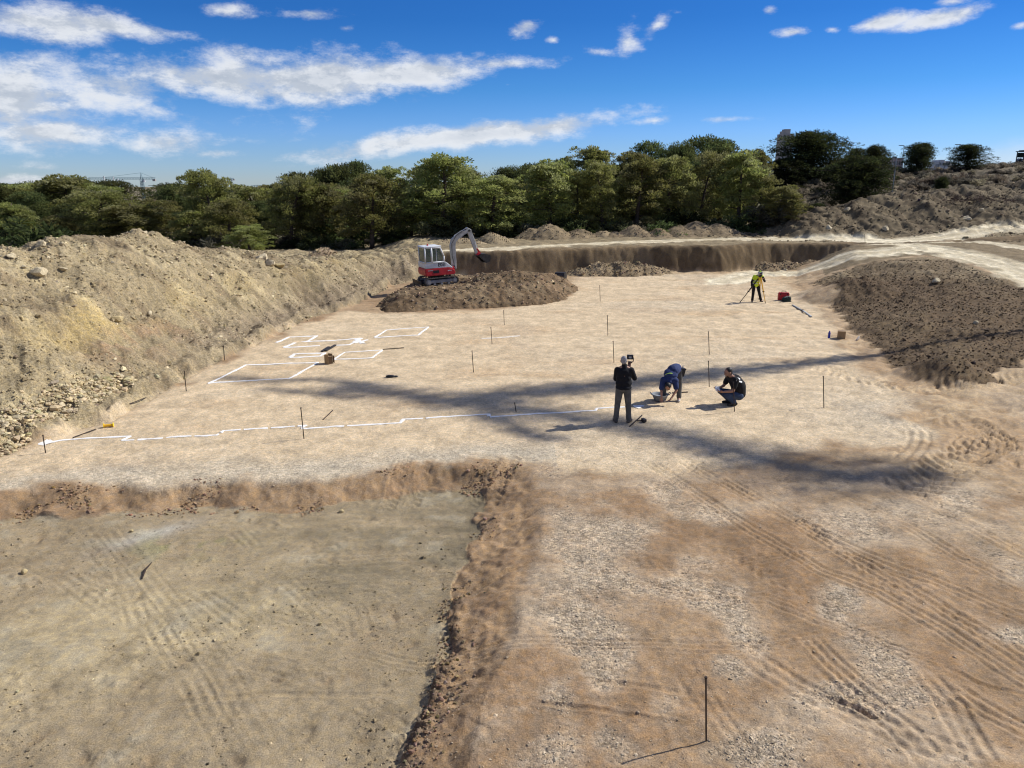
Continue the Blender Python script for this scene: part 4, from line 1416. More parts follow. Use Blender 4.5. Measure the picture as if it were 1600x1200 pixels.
FRONT = [(22, 318, 63, 66, 'round pine at the far left end of the wood, above the bank'), (85, 338, 60, 54, 'low yellow green pine bush half hidden by the left bank'), (150, 298, 64, 120, 'broad pine below the tower crane'), (210, 318, 62, 100, 'drooping pine right of the broad one under the crane'),
         (326, 267, 63, 100, 'tall leaning pine with a knotty top over the left bank'), (352, 312, 60, 84, 'full low crown leaning right of the knotty topped pine'), (385, 352, 56, 60, 'short pine bush on the rim where the left bank drops'), (300, 330, 61, 70, 'pine in the gap left of the knotty topped pine'),
         (448, 276, 65, 90, 'pine with bare trunk showing behind the rubble heap'), (502, 288, 66, 80, 'pine straight behind the earth cone'), (577, 274, 63, 112, 'wide feathery pine standing forward left of the excavator'), (640, 296, 67, 76, 'pine filling the gap left of the excavator cab'),
         (692, 244, 66, 112, 'tall bushy pine right behind the excavator'), (770, 276, 64, 96, 'pale pine with visible trunk above the excavator arm'), (745, 268, 68, 70, 'pine between the tall bushy one and the pale one'), (862, 252, 66, 92, 'yellowish pine behind the long stony heap'),
         (905, 268, 67, 70, 'pine rising just right of the yellowish one'), (945, 252, 66, 78, 'pine behind the gap between the first two far heaps'), (1000, 250, 67, 80, 'pine over the smooth low heap'), (1050, 246, 68, 74, 'pine with thin trunk over the tallest heap, left one'),
         (1100, 238, 69, 84, 'dark trunked pine over the tallest heap, right one'), (1162, 238, 67, 78, 'slim feathery pine with a straight dark trunk at the right of the wood'), (1195, 268, 66, 64, 'bright green pine near the right end of the wood'), (1218, 290, 64, 62, 'small pine second from the right end of the wood'), (1238, 304, 63, 36, 'last small pine at the right end of the wood')]
for i, (u, v, y, w, lab) in enumerate(FRONT):
    plant_tree(u, v, y, w * 1.08, lab, 'front pines of the wood', i)
BACK_T = [(100, 275, 74, 110), (40, 288, 76, 90), (165, 288, 76, 80), (-10, 292, 72, 80), (60, 300, 70, 80), (255, 290, 74, 70), (285, 292, 78, 70), (400, 290, 76, 80), (425, 288, 80, 60), (470, 270, 82, 70), (500, 266, 84, 60), (540, 258, 84, 76), (575, 253, 86, 70), (610, 262, 84, 60),
          (655, 258, 80, 60), (730, 262, 80, 60), (800, 262, 82, 76), (835, 257, 84, 60), (888, 250, 82, 56), (922, 231, 84, 72), (960, 256, 84, 60), (985, 238, 84, 66), (1022, 221, 86, 72), (1060, 226, 86, 66), (1108, 215, 90, 92), (1150, 221, 92, 80), (1180, 236, 94, 60),
          (530, 290, 74, 80), (610, 296, 74, 80), (720, 290, 76, 80), (820, 288, 76, 80), (980, 275, 78, 80), (1070, 270, 78, 80), (1130, 262, 80, 80), (240, 312, 70, 80), (410, 315, 70, 70), (470, 305, 73, 80), (880, 285, 74, 80), (180, 316, 70, 90), (120, 318, 68, 90), (660, 290, 75, 80), (925, 280, 75, 80), (1030, 262, 76, 80), (560, 300, 72, 80), (770, 290, 76, 80), (350, 300, 74, 80)]
REFS = ['round pine at far left', 'low bush behind the left bank', 'broad pine below the crane', 'drooping pine by the crane', 'knotty topped leaning pine', 'full low crown beside the knotty pine', 'short bush on the rim', 'pine left of the knotty one',
        'bare trunked pine', 'pine behind the earth cone', 'wide feathery pine', 'pine left of the excavator cab', 'tall bushy pine behind the excavator', 'pale pine above the excavator arm', 'pine between bushy and pale ones', 'yellowish pine',
        'pine right of the yellowish one', 'pine behind the first heap gap', 'pine over the smooth low heap', 'thin trunked pine', 'dark trunked pine over the tallest heap', 'slim feathery pine', 'bright green pine', 'small pine near the right end', 'last small pine']
BY_REF = {}
for t_ in sorted(BACK_T):
    BY_REF.setdefault(min(range(len(FRONT)), key=lambda k: abs(FRONT[k][0] - t_[0])), []).append(t_)
ORD = ['first', 'second', 'third', 'fourth', 'fifth', 'sixth']
i = 0
for ref, ts in BY_REF.items():
    for k, (u, v, y, w) in enumerate(ts):
        lab = 'dark treetop behind the ' + REFS[ref] if len(ts) == 1 else '%s from left of dark treetops behind the %s' % (ORD[k], REFS[ref])
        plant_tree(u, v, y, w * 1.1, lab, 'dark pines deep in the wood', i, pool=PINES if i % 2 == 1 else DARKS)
        i += 1
for i in range(34):
    u = random.uniform(-60, 1180); y = random.uniform(96, 118)
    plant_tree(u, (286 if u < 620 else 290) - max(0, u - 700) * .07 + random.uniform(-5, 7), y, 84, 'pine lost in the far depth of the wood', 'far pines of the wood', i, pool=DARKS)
RT = [(1268, 207, 108, 112, 'big dense dark pine alone on the right, in front of the tower block', 1), (1305, 250, 106, 50, 'small dark pine tucked against the right side of the big dense one', 2), (1222, 250, 104, 60, 'dark pine between the wood and the big dense one', 0), (1345, 244, 84, 102, 'leaning dark pine rising behind the left end of the ridge', 0),
      (1318, 282, 82, 62, 'lower bough covered pine at the left foot of the leaning one', 2), (1368, 228, 110, 60, 'round dark pine behind the leaning one', 1), (1330, 232, 112, 46, 'airy dark pine behind the leaning one, left of the round one', 2), (1437, 224, 132, 60, 'compact dark pine on the hill left of the white flats', 1),
      (1517, 226, 134, 54, 'open topped dark pine on the hill right of the white flats', 2), (1472, 277, 92, 34, 'round green bush on the hillside above the ridge', 1), (1282, 318, 72, 30, 'small bright bush left of the boulder', 2)]
RIGHT = []
for tm_, cm_, a_, b_ in DARKS:
    c_ = cm_.copy(); c_.name = 'crown'; c_.materials.clear(); c_.materials.append(M_LEAF_DARK)
    RIGHT.append((tm_, c_, a_, b_))
for (u, v, y, w, lab, k) in RT:
    plant_tree(u, v, y, w * (1.2 if w > 110 else .92 if u > 1330 and y < 125 else 1.0), lab, None, 1 if y > 125 or w > 110 else k, pool=RIGHT)

# undergrowth along the wood's edge: shrubs
def shrub_mesh(seed, base):
    r = np.random.default_rng(seed)
    lv, lc = [], []
    for k in range(26):
        c = r.normal(0, 1, 3) * np.array((.38, .38, .22)) + np.array((0, 0, .42))
        n = 40
        dirs = r.normal(size=(n, 3)); dirs /= np.linalg.norm(dirs, axis=1, keepdims=True)
        cen = c[None] + dirs * r.uniform(.08, .26, (n, 1))
        ax = dirs + r.normal(0, .5, (n, 3)) + np.array((0, 0, .4)); ax /= np.linalg.norm(ax, axis=1, keepdims=True)
        sd = np.cross(ax, r.normal(size=(n, 3))); sd /= np.linalg.norm(sd, axis=1, keepdims=True)
        L = r.uniform(.06, .15, (n, 1)); W = r.uniform(.015, .035, (n, 1))
        lv.append(np.stack([cen - ax * L - sd * W * .5, cen - ax * L + sd * W * .5, cen + ax * L + sd * W, cen + ax * L - sd * W], 1))
        lc.append(np.repeat(np.clip(np.array(base)[None] * r.uniform(.6, 1.4) * r.uniform(.7, 1.3, (n, 1)), .005, .3), 4, axis=0))
    vv = np.concatenate(lv).reshape(-1, 3); vv[:, 2] = np.abs(vv[:, 2])
    me = mesh_np('shrub', vv, np.arange(len(vv)).reshape(-1, 4), M_LEAF)
    set_color(me, 'leaf', np.concatenate(lc))
    return me


SHR = [shrub_mesh(1, (.05, .065, .022)), shrub_mesh(2, (.075, .080, .038)), shrub_mesh(3, (.095, .090, .060))]
DRY = [shrub_mesh(4, (.110, .092, .064)), shrub_mesh(5, (.080, .070, .052)), shrub_mesh(6, (.135, .112, .074))]
for i in range(74):
    u = random.uniform(-20, 1245); y = random.uniform(62.5, 68) - (4 if u < 420 else 0)
    x, _, _ = Q(u, 380, y)
    o = link('shrub', SHR[i % 3]); s = random.uniform(1.1, 2.6)
    o.location = (x, y, gz(x, y) - .1); o.scale = (s * 1.2, s * 1.2, s * random.uniform(.6, 1.0)); o.rotation_euler = (0, 0, random.uniform(0, 6))
    tag(o, 'low grey green shrub in the undergrowth at the edge of the wood', 'shrub', 'shrubs along the edge of the wood')
HS = []
for i in range(230):
    y = random.uniform(84, 136); x = y * random.uniform(.30, .76)
    z = gz(x, y)
    o = link('dry_shrub', DRY[i % 3]); s = random.uniform(.7, 1.9)
    o.location = (x, y, z - .15); o.scale = (s * 1.3, s * 1.3, s * random.uniform(.5, .9)); o.rotation_euler = (0, 0, random.uniform(0, 6))
    tag(o, 'dry grey brown shrub on the far scrubby hillside', 'shrub', 'dry shrubs on the hillside')
for i in range(56):
    y = random.uniform(133, 142); x = y * random.uniform(.42, .76)
    o = link('dry_shrub', DRY[i % 2]); s = random.uniform(1.2, 2.2)
    o.location = (x, y, gz(x, y) - .2); o.scale = (s * 1.4, s * 1.4, s * random.uniform(.45, .75)); o.rotation_euler = (0, 0, random.uniform(0, 6))
    tag(o, 'grey shrub in the row along the top of the hill', 'shrub', 'shrubs along the hilltop')
# heap of cut brush on the ridge
bx, by, bz = Q(1528, 318, 68)
br = MB()
for i in range(260):
    a = random.uniform(0, 6.28); q = random.random() ** .5 * 2.2
    p = Vector((math.cos(a) * q * 1.5, math.sin(a) * q * .7, max(0, .9 - q * .35) * random.random()))
    d_ = Vector((random.gauss(0, 1), random.gauss(0, 1), random.gauss(.2, .5))).normalized() * random.uniform(.25, .8)
    br.tube(p, p + d_, .022, .008, 4, False)
zb = gz(bx, by)
o = br.build('brush_heap', plain('dry_twigs', (.085, .05, .036), .95, var=.3)); o.location = (bx, by, zb + .02); o['kind'] = 'stuff'
tag(o, 'tangled heap of cut dark brush on the ridge', 'brush heap')

# ------------------------------------------------------------------ excavator
def text_mesh(txt, size, mat, extrude=.004):
    cu = bpy.data.curves.new('lettering', 'FONT')
    cu.body = txt; cu.size = size; cu.extrude = extrude; cu.offset = .006; cu.align_x = 'CENTER'; cu.align_y = 'CENTER'
    o = bpy.data.objects.new('lettering', cu); COL.objects.link(o)
    me = bpy.data.meshes.new_from_object(o.evaluated_get(bpy.context.evaluated_depsgraph_get()))
    bpy.data.objects.remove(o)
    me.materials.clear(); me.materials.append(mat)
    return me


def build_excavator():
    ex = empty('excavator', (EXC_X, EXC_Y, 0), math.radians(25), 'red and white compact excavator working on top of the brown earth mound', 'excavator')
    z0 = .50
    ex.location.z = z0
    # crawler units
    for s in (1, -1):
        yc = s * .56
        b = MB()
        Lh, r = .78, .215
        n = 26
        outl = []
        for k in range(n):
            a = math.pi / 2 - math.pi * k / (n - 1)
            outl.append((Lh - .0 + math.cos(a) * r, r + .01 + math.sin(a) * r))
        for k in range(n):
            a = -math.pi / 2 - math.pi * k / (n - 1)
            outl.append((-Lh + math.cos(a) * r, r + .01 + math.sin(a) * r))
        inner = []
        for (x, z) in outl:
            cx = Lh if x > Lh else (-Lh if x < -Lh else x)
            d = Vector((x - cx, z - r - .01)); d.normalize()
            inner.append((x - d.x * .04, z - d.y * .04))
        m = len(outl)
        ov = [[b.bm.verts.new((p[0], yc + w, p[1])) for p in outl] for w in (-.15, .15)]
        iv = [[b.bm.verts.new((p[0], yc + w, p[1])) for p in inner] for w in (-.15, .15)]
        for k in range(m):
            j = (k + 1) % m
            for q in ((ov[0][k], ov[0][j], ov[1][j], ov[1][k]), (iv[0][k], iv[1][k], iv[1][j], iv[0][j]), (ov[0][k], iv[0][k], iv[0][j], ov[0][j]), (ov[1][k], ov[1][j], iv[1][j], iv[1][k])):
                b.bm.faces.new(q)
        tr = b.build('crawler_track', M_RUBBER, ex)
        # grouser bars all round
        lug = MB()
        per = 2 * Lh * 2 + 2 * math.pi * r
        nl_ = 44
        for k in range(nl_):
            t = per * k / nl_
            if t < 2 * Lh: p, a = (-Lh + t, 2 * r + .01), math.pi / 2
            elif t < 2 * Lh + math.pi * r:
                a = math.pi / 2 - (t - 2 * Lh) / r; p = (Lh + math.cos(a) * r, r + .01 + math.sin(a) * r)
            elif t < 4 * Lh + math.pi * r: p, a = (Lh - (t - 2 * Lh - math.pi * r), .01), -math.pi / 2
            else:
                a = -math.pi / 2 - (t - 4 * Lh - math.pi * r) / r; p = (-Lh + math.cos(a) * r, r + .01 + math.sin(a) * r)
            lug.box((p[0] + math.cos(a) * .008, yc, p[1] + math.sin(a) * .008), (.022, .29, .034), (0, -a, 0))
        lug.build('grouser_bars', M_RUBBER, tr)['kind'] = 'stuff'
        fr = MB().box((0, yc - s * .02, r + .01), (1.30, .2, .17), bevel=.02).build('track_frame', M_GREY, ex)
        for nm, x, rr in (('drive_sprocket', -Lh, .15), ('idler_wheel', Lh, .14)):
            w = MB().tube((x, yc - .13, r + .01), (x, yc + .13, r + .01), rr, n=18).tube((x, yc - s * -.15, r + .01), (x, yc - s * -.135, r + .01), .08, n=14).build(nm, M_GREY, ex)
        for x in (-.42, 0, .42):
            MB().tube((x, yc - .12, .085), (x, yc + .12, .085), .062, n=12).build('track_roller', M_GREY, ex)
    MB().box((0, 0, .33), (.9, .9, .2), bevel=.03).tube((0, 0, .40), (0, 0, .53), .36, n=24).build('undercarriage', M_DARKSTEEL, ex)
    # dozer blade behind the crawlers, hidden side
    bl = MB()
    bl.prism([(-1.32, .04), (-1.26, .02), (-1.22, .15), (-1.25, .33), (-1.31, .34), (-1.28, .17)], -.70, .70)
    dz = bl.build('dozer_blade', M_DARKSTEEL, ex)
    for s in (1, -1):
        MB().box((-.98, s * .3, .2), (.6, .08, .09)).build('blade_arm', M_DARKSTEEL, ex)
    # upper structure
    hy = .66
    body = MB()
    body.prism([(-.88, .56), (-.90, .66), (-.90, .97), (.42, .99), (.80, .80), (.86, .66), (.78, .54)], -hy, hy, .035)
    body.build('body', M_RED, ex)
    MB().prism([(-.915, .60), (-.93, .70), (-.925, .93), (-.80, .93), (-.80, .60)], -hy + .02, hy - .02, .03).build('counterweight', M_RED, ex)
    up = MB().prism([(-.89, .985), (-.90, 1.03), (-.89, 1.30), (.20, 1.32), (.36, 1.25), (.72, .93), (.66, .90), (.44, 1.0)], -hy + .004, hy - .004, .03)
    up.build('bonnet', M_WHITE, ex)
    MB().box((.26, -hy + .002, 1.15), (.02, .012, .2)).build('panel_joint', M_DARKSTEEL, ex)
    MB().box((-.30, -hy - .002, .78), (.36, .012, .15), bevel=.004).build('vent_grille', M_BLACK, ex)
    dec = link('number_decal', text_mesh('E03', .27, M_BLACK), None, ex)
    dec.location = (.03, -hy - .002, 1.14); dec.rotation_euler = (math.pi / 2, 0, 0)
    st = MB()
    for k, (x, w, hgt) in enumerate([(.42, .05, .05), (.50, .06, .035), (.58, .05, .045)]):
        st.box((x, -hy - .003, .775 + .01 * (k % 2)), (w, .006, hgt))
    st.build('side_sticker', M_WHITE, ex)
    MB().box((-.62, -hy - .003, .86), (.30, .006, .045)).build('side_sticker', M_GREY, ex)
    # cab: frame, roof, panes, door
    cx0, cx1, cy0, cy1, cz0, cz1 = -.90, .18, -hy + .01, .40, 1.30, 2.12
    fr = MB()
    rod = .042
    pts = {'rb': (cx0 + .02, cz0), 'rt': (cx0 + .02, cz1), 'mb': (cx0 + .40, cz0), 'mt': (cx0 + .40, cz1), 'fb': (cx1 + .02, cz0), 'ft': (cx1 - .16, cz1 - .03), 'fm': (cx1 + .03, cz0 + .30)}
    for y in (cy0, cy1):
        for a, b in (('rb', 'rt'), ('mb', 'mt'), ('fb', 'fm'), ('fm', 'ft'), ('rt', 'ft'), ('rb', 'fb')):
            w = .055 if a[0] == 'm' else rod
            fr.path([(pts[a][0], y, pts[a][1]), (pts[b][0], y, pts[b][1])], w, 8)
    for a in ('rb', 'rt', 'ft', 'fb'):
        fr.path([(pts[a][0], cy0, pts[a][1]), (pts[a][0], cy1, pts[a][1])], rod, 8)
    fr.build('cab_frame', M_WHITE, ex, True)
    MB().box(((cx0 + cx1 - .16) / 2 + .01, (cy0 + cy1) / 2, cz1 + .03), (cx1 - cx0 - .04, cy1 - cy0 + .08, .09), bevel=.035).build('cab_roof', M_WHITE, ex, True)
    MB().box(((cx0 + cx1) / 2, (cy0 + cy1) / 2, cz0 + .02), (cx1 - cx0 - .04, cy1 - cy0 - .04, .06)).build('cab_floor', M_BLACK, ex)
    yo = cy0 + .004
    MB().prism([(cx0 + .06, cz0 + .05), (cx0 + .06, cz1 - .05), (cx0 + .36, cz1 - .05), (cx0 + .36, cz0 + .05)], yo, yo + .012).build('window_pane', M_GLASS, ex)
    MB().prism([(cx0 + .45, cz0 + .05), (cx0 + .45, cz1 - .06), (cx0 + .66, cz1 - .06), (cx0 + .66, cz0 + .05)], yo, yo + .012).build('window_pane', M_GLASS, ex)
    MB().prism([(cx0 + .70, cz0 + .05), (cx0 + .70, cz1 - .06), (pts['ft'][0] - .05, cz1 - .07), (pts['fm'][0] - .05, cz0 + .30), (pts['fb'][0] - .06, cz0 + .05)], yo, yo + .012).build('window_pane', M_GLASS, ex)
    MB().box((cx0 + .68, yo, (cz0 + cz1) / 2), (.03, .03, cz1 - cz0 - .06)).build('window_bar', M_WHITE, ex)
    MB().box((cx0 + .02, (cy0 + cy1) / 2, (cz0 + cz1) / 2), (.012, cy1 - cy0 - .1, cz1 - cz0 - .1)).build('rear_pane', M_GLASS, ex)
    MB().prism([(cx0 + .06, cz0 + .05), (cx0 + .06, cz1 - .05), (pts['ft'][0] - .05, cz1 - .07), (pts['fm'][0] - .05, cz0 + .30), (pts['fb'][0] - .06, cz0 + .05)], cy1 - .016, cy1 - .004).build('window_pane', M_GLASS, ex)
    q = MB()
    q.quad((pts['fm'][0] + .0, cy0 + .05, pts['fm'][1]), (pts['fm'][0], cy1 - .05, pts['fm'][1]), (pts['ft'][0] + .01, cy1 - .05, pts['ft'][1] - .04), (pts['ft'][0] + .01, cy0 + .05, pts['ft'][1] - .04))
    q.build('windscreen', M_GLASS, ex)
    MB().box((-.55, -.08, 1.50), (.42, .42, .12), bevel=.04).box((-.74, -.08, 1.76), (.12, .40, .5), (0, -.14, 0), bevel=.04).build('driver_seat', M_BLACK, ex)
    MB().box((-.35, -.42, 1.5), (.4, .12, .3), bevel=.03).tube((-.22, -.42, 1.6), (-.17, -.42, 1.85), .018).ball((-.17, -.42, 1.87), .035, 1).build('control_levers', M_BLACK, ex)
    MB().tube((-.52, -.1, cz1 + .075), (-.52, -.1, cz1 + .09), .06, n=12).tube((-.52, -.1, cz1 + .09), (-.52, -.1, cz1 + .17), .045, .035, 12).build('beacon', M_RED, ex)
    MB().tube((-.2, .5, 1.3), (-.2, .5, 1.55), .035, n=10).build('exhaust_pipe', M_DARKSTEEL, ex)
    MB().path([(.30, -.5, 1.26), (.36, -.55, 1.38), (.36, -.55, 1.52)], .014, 6).build('handrail', M_BLACK, ex)
    # boom, arm and bucket lie in one upright plane through the swing post
    by = -.02
    MB().box((.84, by, .74), (.28, .26, .34), bevel=.03).tube((.98, by, .56), (.98, by, .98), .07, n=12).build('swing_bracket', M_RED, ex)

    def plate(name, line, widths, half, mat, parent):
        """a tapered box girder following a line in (x,z)"""
        up_, lo_ = [], []
        n = len(line)
        for i, p in enumerate(line):
            a = Vector(line[max(i - 1, 0)]); b = Vector(line[min(i + 1, n - 1)])
            t = (b - a).normalized(); nn = Vector((-t.y, t.x))
            up_.append(tuple(Vector(p) + nn * widths[i] / 2)); lo_.append(tuple(Vector(p) - nn * widths[i] / 2))
        b = MB()
        b.prism(up_ + lo_[::-1], by - half, by + half)
        bmesh.ops.bevel(b.bm, geom=list(b.bm.edges), offset=.012, segments=1, affect='EDGES')
        return b.build(name, mat, parent)

    boom = plate('boom', [(.96, .82), (1.02, 1.15), (1.00, 1.60), (.98, 2.05), (1.06, 2.36), (1.30, 2.54), (1.72, 2.74), (2.02, 2.84)], [.20, .27, .30, .31, .30, .26, .21, .16], .085, M_GREY, ex)
    arm = plate('dipper_arm', [(1.90, 2.98), (2.06, 2.84), (2.16, 2.48), (2.30, 1.98), (2.44, 1.50)], [.12, .25, .22, .17, .12], .07, M_GREY, ex)
    MB().tube((.99, by - .10, .92), (.99, by + .10, .92), .055, n=12).build('pivot_pin', M_DARKSTEEL, boom)
    MB().tube((2.03, by - .12, 2.84), (2.03, by + .12, 2.84), .06, n=12).build('pivot_pin', M_DARKSTEEL, arm)

    def ram(name, a, b, y, r=.042, f=.55):
        a, b = Vector((a[0], y, a[1])), Vector((b[0], y, b[1]))
        m_ = a.lerp(b, f)
        r_ = MB().tube(a, m_, r, n=12).build(name, M_GREY, ex)
        MB().tube(m_, b, r * .55, n=10).ball(a, r * 1.1, 1).ball(b, r * 1.0, 1).build('piston_rod', M_CHROME, r_)

    ram('boom_ram', (1.10, .78), (1.14, 1.78), by - .02, .05)
    ram('arm_ram', (1.16, 2.62), (1.90, 3.00), by, .042, .62)
    ram('bucket_ram', (2.22, 2.66), (2.50, 1.84), by, .036, .62)
    MB().path([(1.00, by - .10, 1.0), (.90, by - .12, 1.5), (.92, by - .12, 2.2), (1.25, by - .11, 2.66), (1.8, by - .10, 2.94)], .016, 6).build('hydraulic_hose', M_BLACK, ex)
    MB().path([(1.04, by + .10, 1.0), (.93, by + .12, 1.6), (.95, by + .12, 2.2), (1.28, by + .11, 2.62), (2.0, by + .10, 2.92), (2.22, by + .09, 2.4)], .016, 6).build('hydraulic_hose', M_BLACK, ex)
    MB().prism([(2.44, 1.80), (2.52, 1.80), (2.70, 1.52), (2.62, 1.46)], by - .06, by + .06).build('bucket_link', M_RED, ex)
    MB().box((2.56, by, 1.46), (.26, .2, .16), (0, .5, 0), bevel=.02).build('quick_hitch', M_RED, ex)
    # bucket: two cheeks, curved back, lip, teeth; open side towards the cab
    bw = .34
    prof = [(2.46, 1.38), (2.62, 1.50), (2.90, 1.47), (3.16, 1.40), (3.20, 1.22), (3.08, .98), (2.86, .98)]
    bk = MB()
    th = .03
    for y0, y1 in ((by - bw, by - bw + th), (by + bw - th, by + bw)):
        bk.prism(prof, y0, y1)
    for a, b in zip(prof[:-1], prof[1:]):
        t = (Vector(b) - Vector(a)).normalized(); nn = Vector((t.y, -t.x)) * .025
        bk.prism([a, b, (b[0] + nn.x, b[1] + nn.y), (a[0] + nn.x, a[1] + nn.y)], by - bw + .002, by + bw - .002)
    bucket = bk.build('bucket', M_DARKSTEEL, ex)
    for k in range(4):
        y = by - bw + .08 + k * (2 * bw - .16) / 3
        MB().prism([(2.88, .96), (2.88, 1.005), (2.72, 1.00)], y - .03, y + .03).build('tooth', M_STEEL, bucket)
    # tilt of the standing ground
    ex.rotation_euler = (0, math.radians(-2.5), math.radians(25))
    ex.scale = (.985, .985, .985)
    return ex


build_excavator()
_b = MB()
_b.prism([(-.28, .0), (.26, .02), (.32, .30), (.12, .52), (-.22, .5), (-.34, .25)], -.32, .32)
_bt = on_ground(876, 437)
o = _b.box((-.02, -.33, .28), (.3, .02, .2)).build('spare_bucket', M_DARKSTEEL); o.location = (_bt[0], _bt[1], _bt[2] - .03); o.rotation_euler = (0, 0, 1.2)
tag(o, 'dark steel bucket lying at the right end of the mound', 'bucket')


# ------------------------------------------------------------------ people
def remesh(shapes, voxel, mat, name, parent, smooth=3, decim=None):
    """one continuous skin over tapered limbs and balls"""
    b = MB()
    for sh in shapes:
        if sh[0] == 'b':
            b.ball(sh[1], sh[2], 2, sh[3] if len(sh) > 3 else (0, 0, 0))
        else:
            _, p, q, r0, r1 = sh
            p, q = Vector(p), Vector(q)
            b.tube(p, q, r0, r1, 14).ball(p, r0, 2).ball(q, r1, 2)
    me = b.mesh(name, mat)
    o = bpy.data.objects.new(name, me); COL.objects.link(o)
    m = o.modifiers.new('r', 'REMESH'); m.mode = 'VOXEL'; m.voxel_size = voxel
    m = o.modifiers.new('s', 'SMOOTH'); m.iterations = smooth; m.factor = .5
    if decim:
        m = o.modifiers.new('d', 'DECIMATE'); m.ratio = decim
    me2 = bpy.data.meshes.new_from_object(o.evaluated_get(bpy.context.evaluated_depsgraph_get()))
    bpy.data.objects.remove(o); bpy.data.meshes.remove(me)
    me2.materials.clear(); me2.materials.append(mat)
    me2.polygons.foreach_set('use_smooth', np.ones(len(me2.polygons), dtype=bool))
    me2.name = name
    return link(name, me2, None, parent)


def hand(wrist, direction, palm_n, spread=.0, curl=.6, side=1):
    """palm, four unequal bent fingers and a thumb leaving the side of the palm"""
    w = Vector(wrist); d = Vector(direction).normalized(); nrm = Vector(palm_n); nrm = (nrm - d * nrm.dot(d)).normalized()
    s = d.cross(nrm).normalized() * side
    sh = [('t', w, w + d * .05, .026, .030), ('t', w + d * .03 - s * .025, w + d * .085 - s * .032, .015, .014), ('t', w + d * .03 + s * .025, w + d * .085 + s * .030, .015, .014), ('t', w + d * .04, w + d * .09, .018, .016)]
    for k, (off, L) in enumerate(((-.033, .070), (-.011, .080), (.011, .076), (.032, .060))):
        a = w + d * .085 + s * off
        d1 = (d + nrm * curl * .5 + s * off * spread).normalized()
        b_ = a + d1 * L * .5
        d2 = (d + nrm * curl * 1.6).normalized()
        c = b_ + d2 * L * .32
        e = c + (d * .3 + nrm * curl * 2).normalized() * L * .26
        sh += [('t', a, b_, .0095, .009), ('t', b_, c, .009, .0085), ('t', c, e, .0085, .0075)]
    a = w + d * .025 - s * .028
    b_ = a + (d * .6 - s * .8 + nrm * .3).normalized() * .040
    sh += [('t', a, b_, .013, .011), ('t', b_, b_ + (d * .9 + nrm * .5).normalized() * .036, .0105, .009)]
    return sh


def head_shapes(c, fwd, upv=(0, 0, 1)):
    c = Vector(c); f = Vector(fwd).normalized(); u = Vector(upv); u = (u - f * u.dot(f)).normalized(); s = f.cross(u)
    M = Matrix((s, f, u)).transposed()
    e = M.to_euler()
    sh = [('b', c + u * .02, (.076, .096, .105), e), ('b', c - u * .045 + f * .025, (.058, .070, .070), e), ('b', c - u * .095 + f * .058, (.028, .022, .02), e), ('t', c + f * .092 + u * .012, c + f * .108 - u * .022, .010, .016)]
    for q in (-1, 1):
        sh += [('b', c + s * q * .078 - u * .01 - f * .01, (.014, .026, .034), e), ('b', c + s * q * .045 + f * .070 - u * .022, (.022, .02, .018), e)]
    sh += [('t', c + f * .088 - u * .058 - s * .018, c + f * .088 - u * .058 + s * .018, .009, .009), ('t', c + f * .082 + u * .030 - s * .045, c + f * .082 + u * .030 + s * .045, .012, .012)]
    return sh, (c, f, u, s, e)


def eyes(fr, parent):
    c, f, u, s, e = fr
    for q in (-1, 1):
        MB().ball(c + s * q * .031 + f * .088 + u * .010, (.013, .008, .008), 2, e).build('eye', M_BLACK, parent, True)


def person(loc, rz, label, J, skin_extra=(), face=(0, 1, 0), headup=(0, 0, 1), hair=None, group=None):
    root = empty('person', loc, rz, label, 'person', group)
    sh, fr = head_shapes(J['head'], face, headup)
    sh += [('t', J['neck'], Vector(J['head']) - fr[2] * .05, .058, .052)]
    sh += list(skin_extra)
    for q in 'lr':
        if 'sh_' + q in J:
            sh += [('t', J['sh_' + q], J['el_' + q], .048, .040), ('t', J['el_' + q], J['wr_' + q], .040, .026), ('t', J['neck'], J['sh_' + q], .055, .055)]
        sh += [('t', J['hip_' + q], J['kn_' + q], .075, .052), ('t', J['kn_' + q], J['an_' + q], .052, .036), ('t', J['pel'], J['hip_' + q], .10, .085), ('t', J['an_' + q], J['toe_' + q], .036, .028)]
    sh += [('t', J['pel'], J['chest'], .115, .13), ('t', J['chest'], J['neck'], .12, .06)]
    body = remesh(sh, .0075, M_SKIN, 'body', root, 2, .45)
    eyes(fr, body)
    return root, fr


def shoes(root, J, mat, fwd):
    for q in 'lr':
        a = Vector(J['an_' + q]); t = Vector(J['toe_' + q])
        d = (t - a); d.z = 0; d.normalize()
        heel = Vector((a.x, a.y, .0)) - d * .055
        zz = min(a.z, .09)
        g = a.z - zz
        base = Vector((a.x, a.y, g))
        remesh([('t', base - d * .045 + Vector((0, 0, .045)), base + d * .05 + Vector((0, 0, .045)), .047, .045), ('t', base + d * .05 + Vector((0, 0, .042)), base + d * .165 + Vector((0, 0, .036)), .046, .036), ('t', a, a - Vector((0, 0, .03)), .05, .05)], .009, mat, 'shoe', root, 2)


def trousers(root, J, mat, k=1.0, extra=()):
    sh = [('t', J['pel'], Vector(J['pel']).lerp(Vector(J['chest']), .12), .140 * k, .130 * k)]
    for q in 'lr':
        h, kn, an = Vector(J['hip_' + q]), Vector(J['kn_' + q]), Vector(J['an_' + q])
        mid = kn.lerp(an, .55)
        sh += [('t', J['pel'], h, .125 * k, .112 * k), ('t', h, kn, .105 * k, .076 * k), ('t', kn, mid, .077 * k, .068 * k), ('t', mid, an.lerp(kn, .08), .068 * k, .072 * k), ('b', an.lerp(kn, .16), (.078 * k, .078 * k, .03)), ('b', kn.lerp(an, .12), (.083 * k, .08 * k, .05))]
    return remesh(list(sh) + list(extra), .012, mat, 'trousers', root, 2, .6)


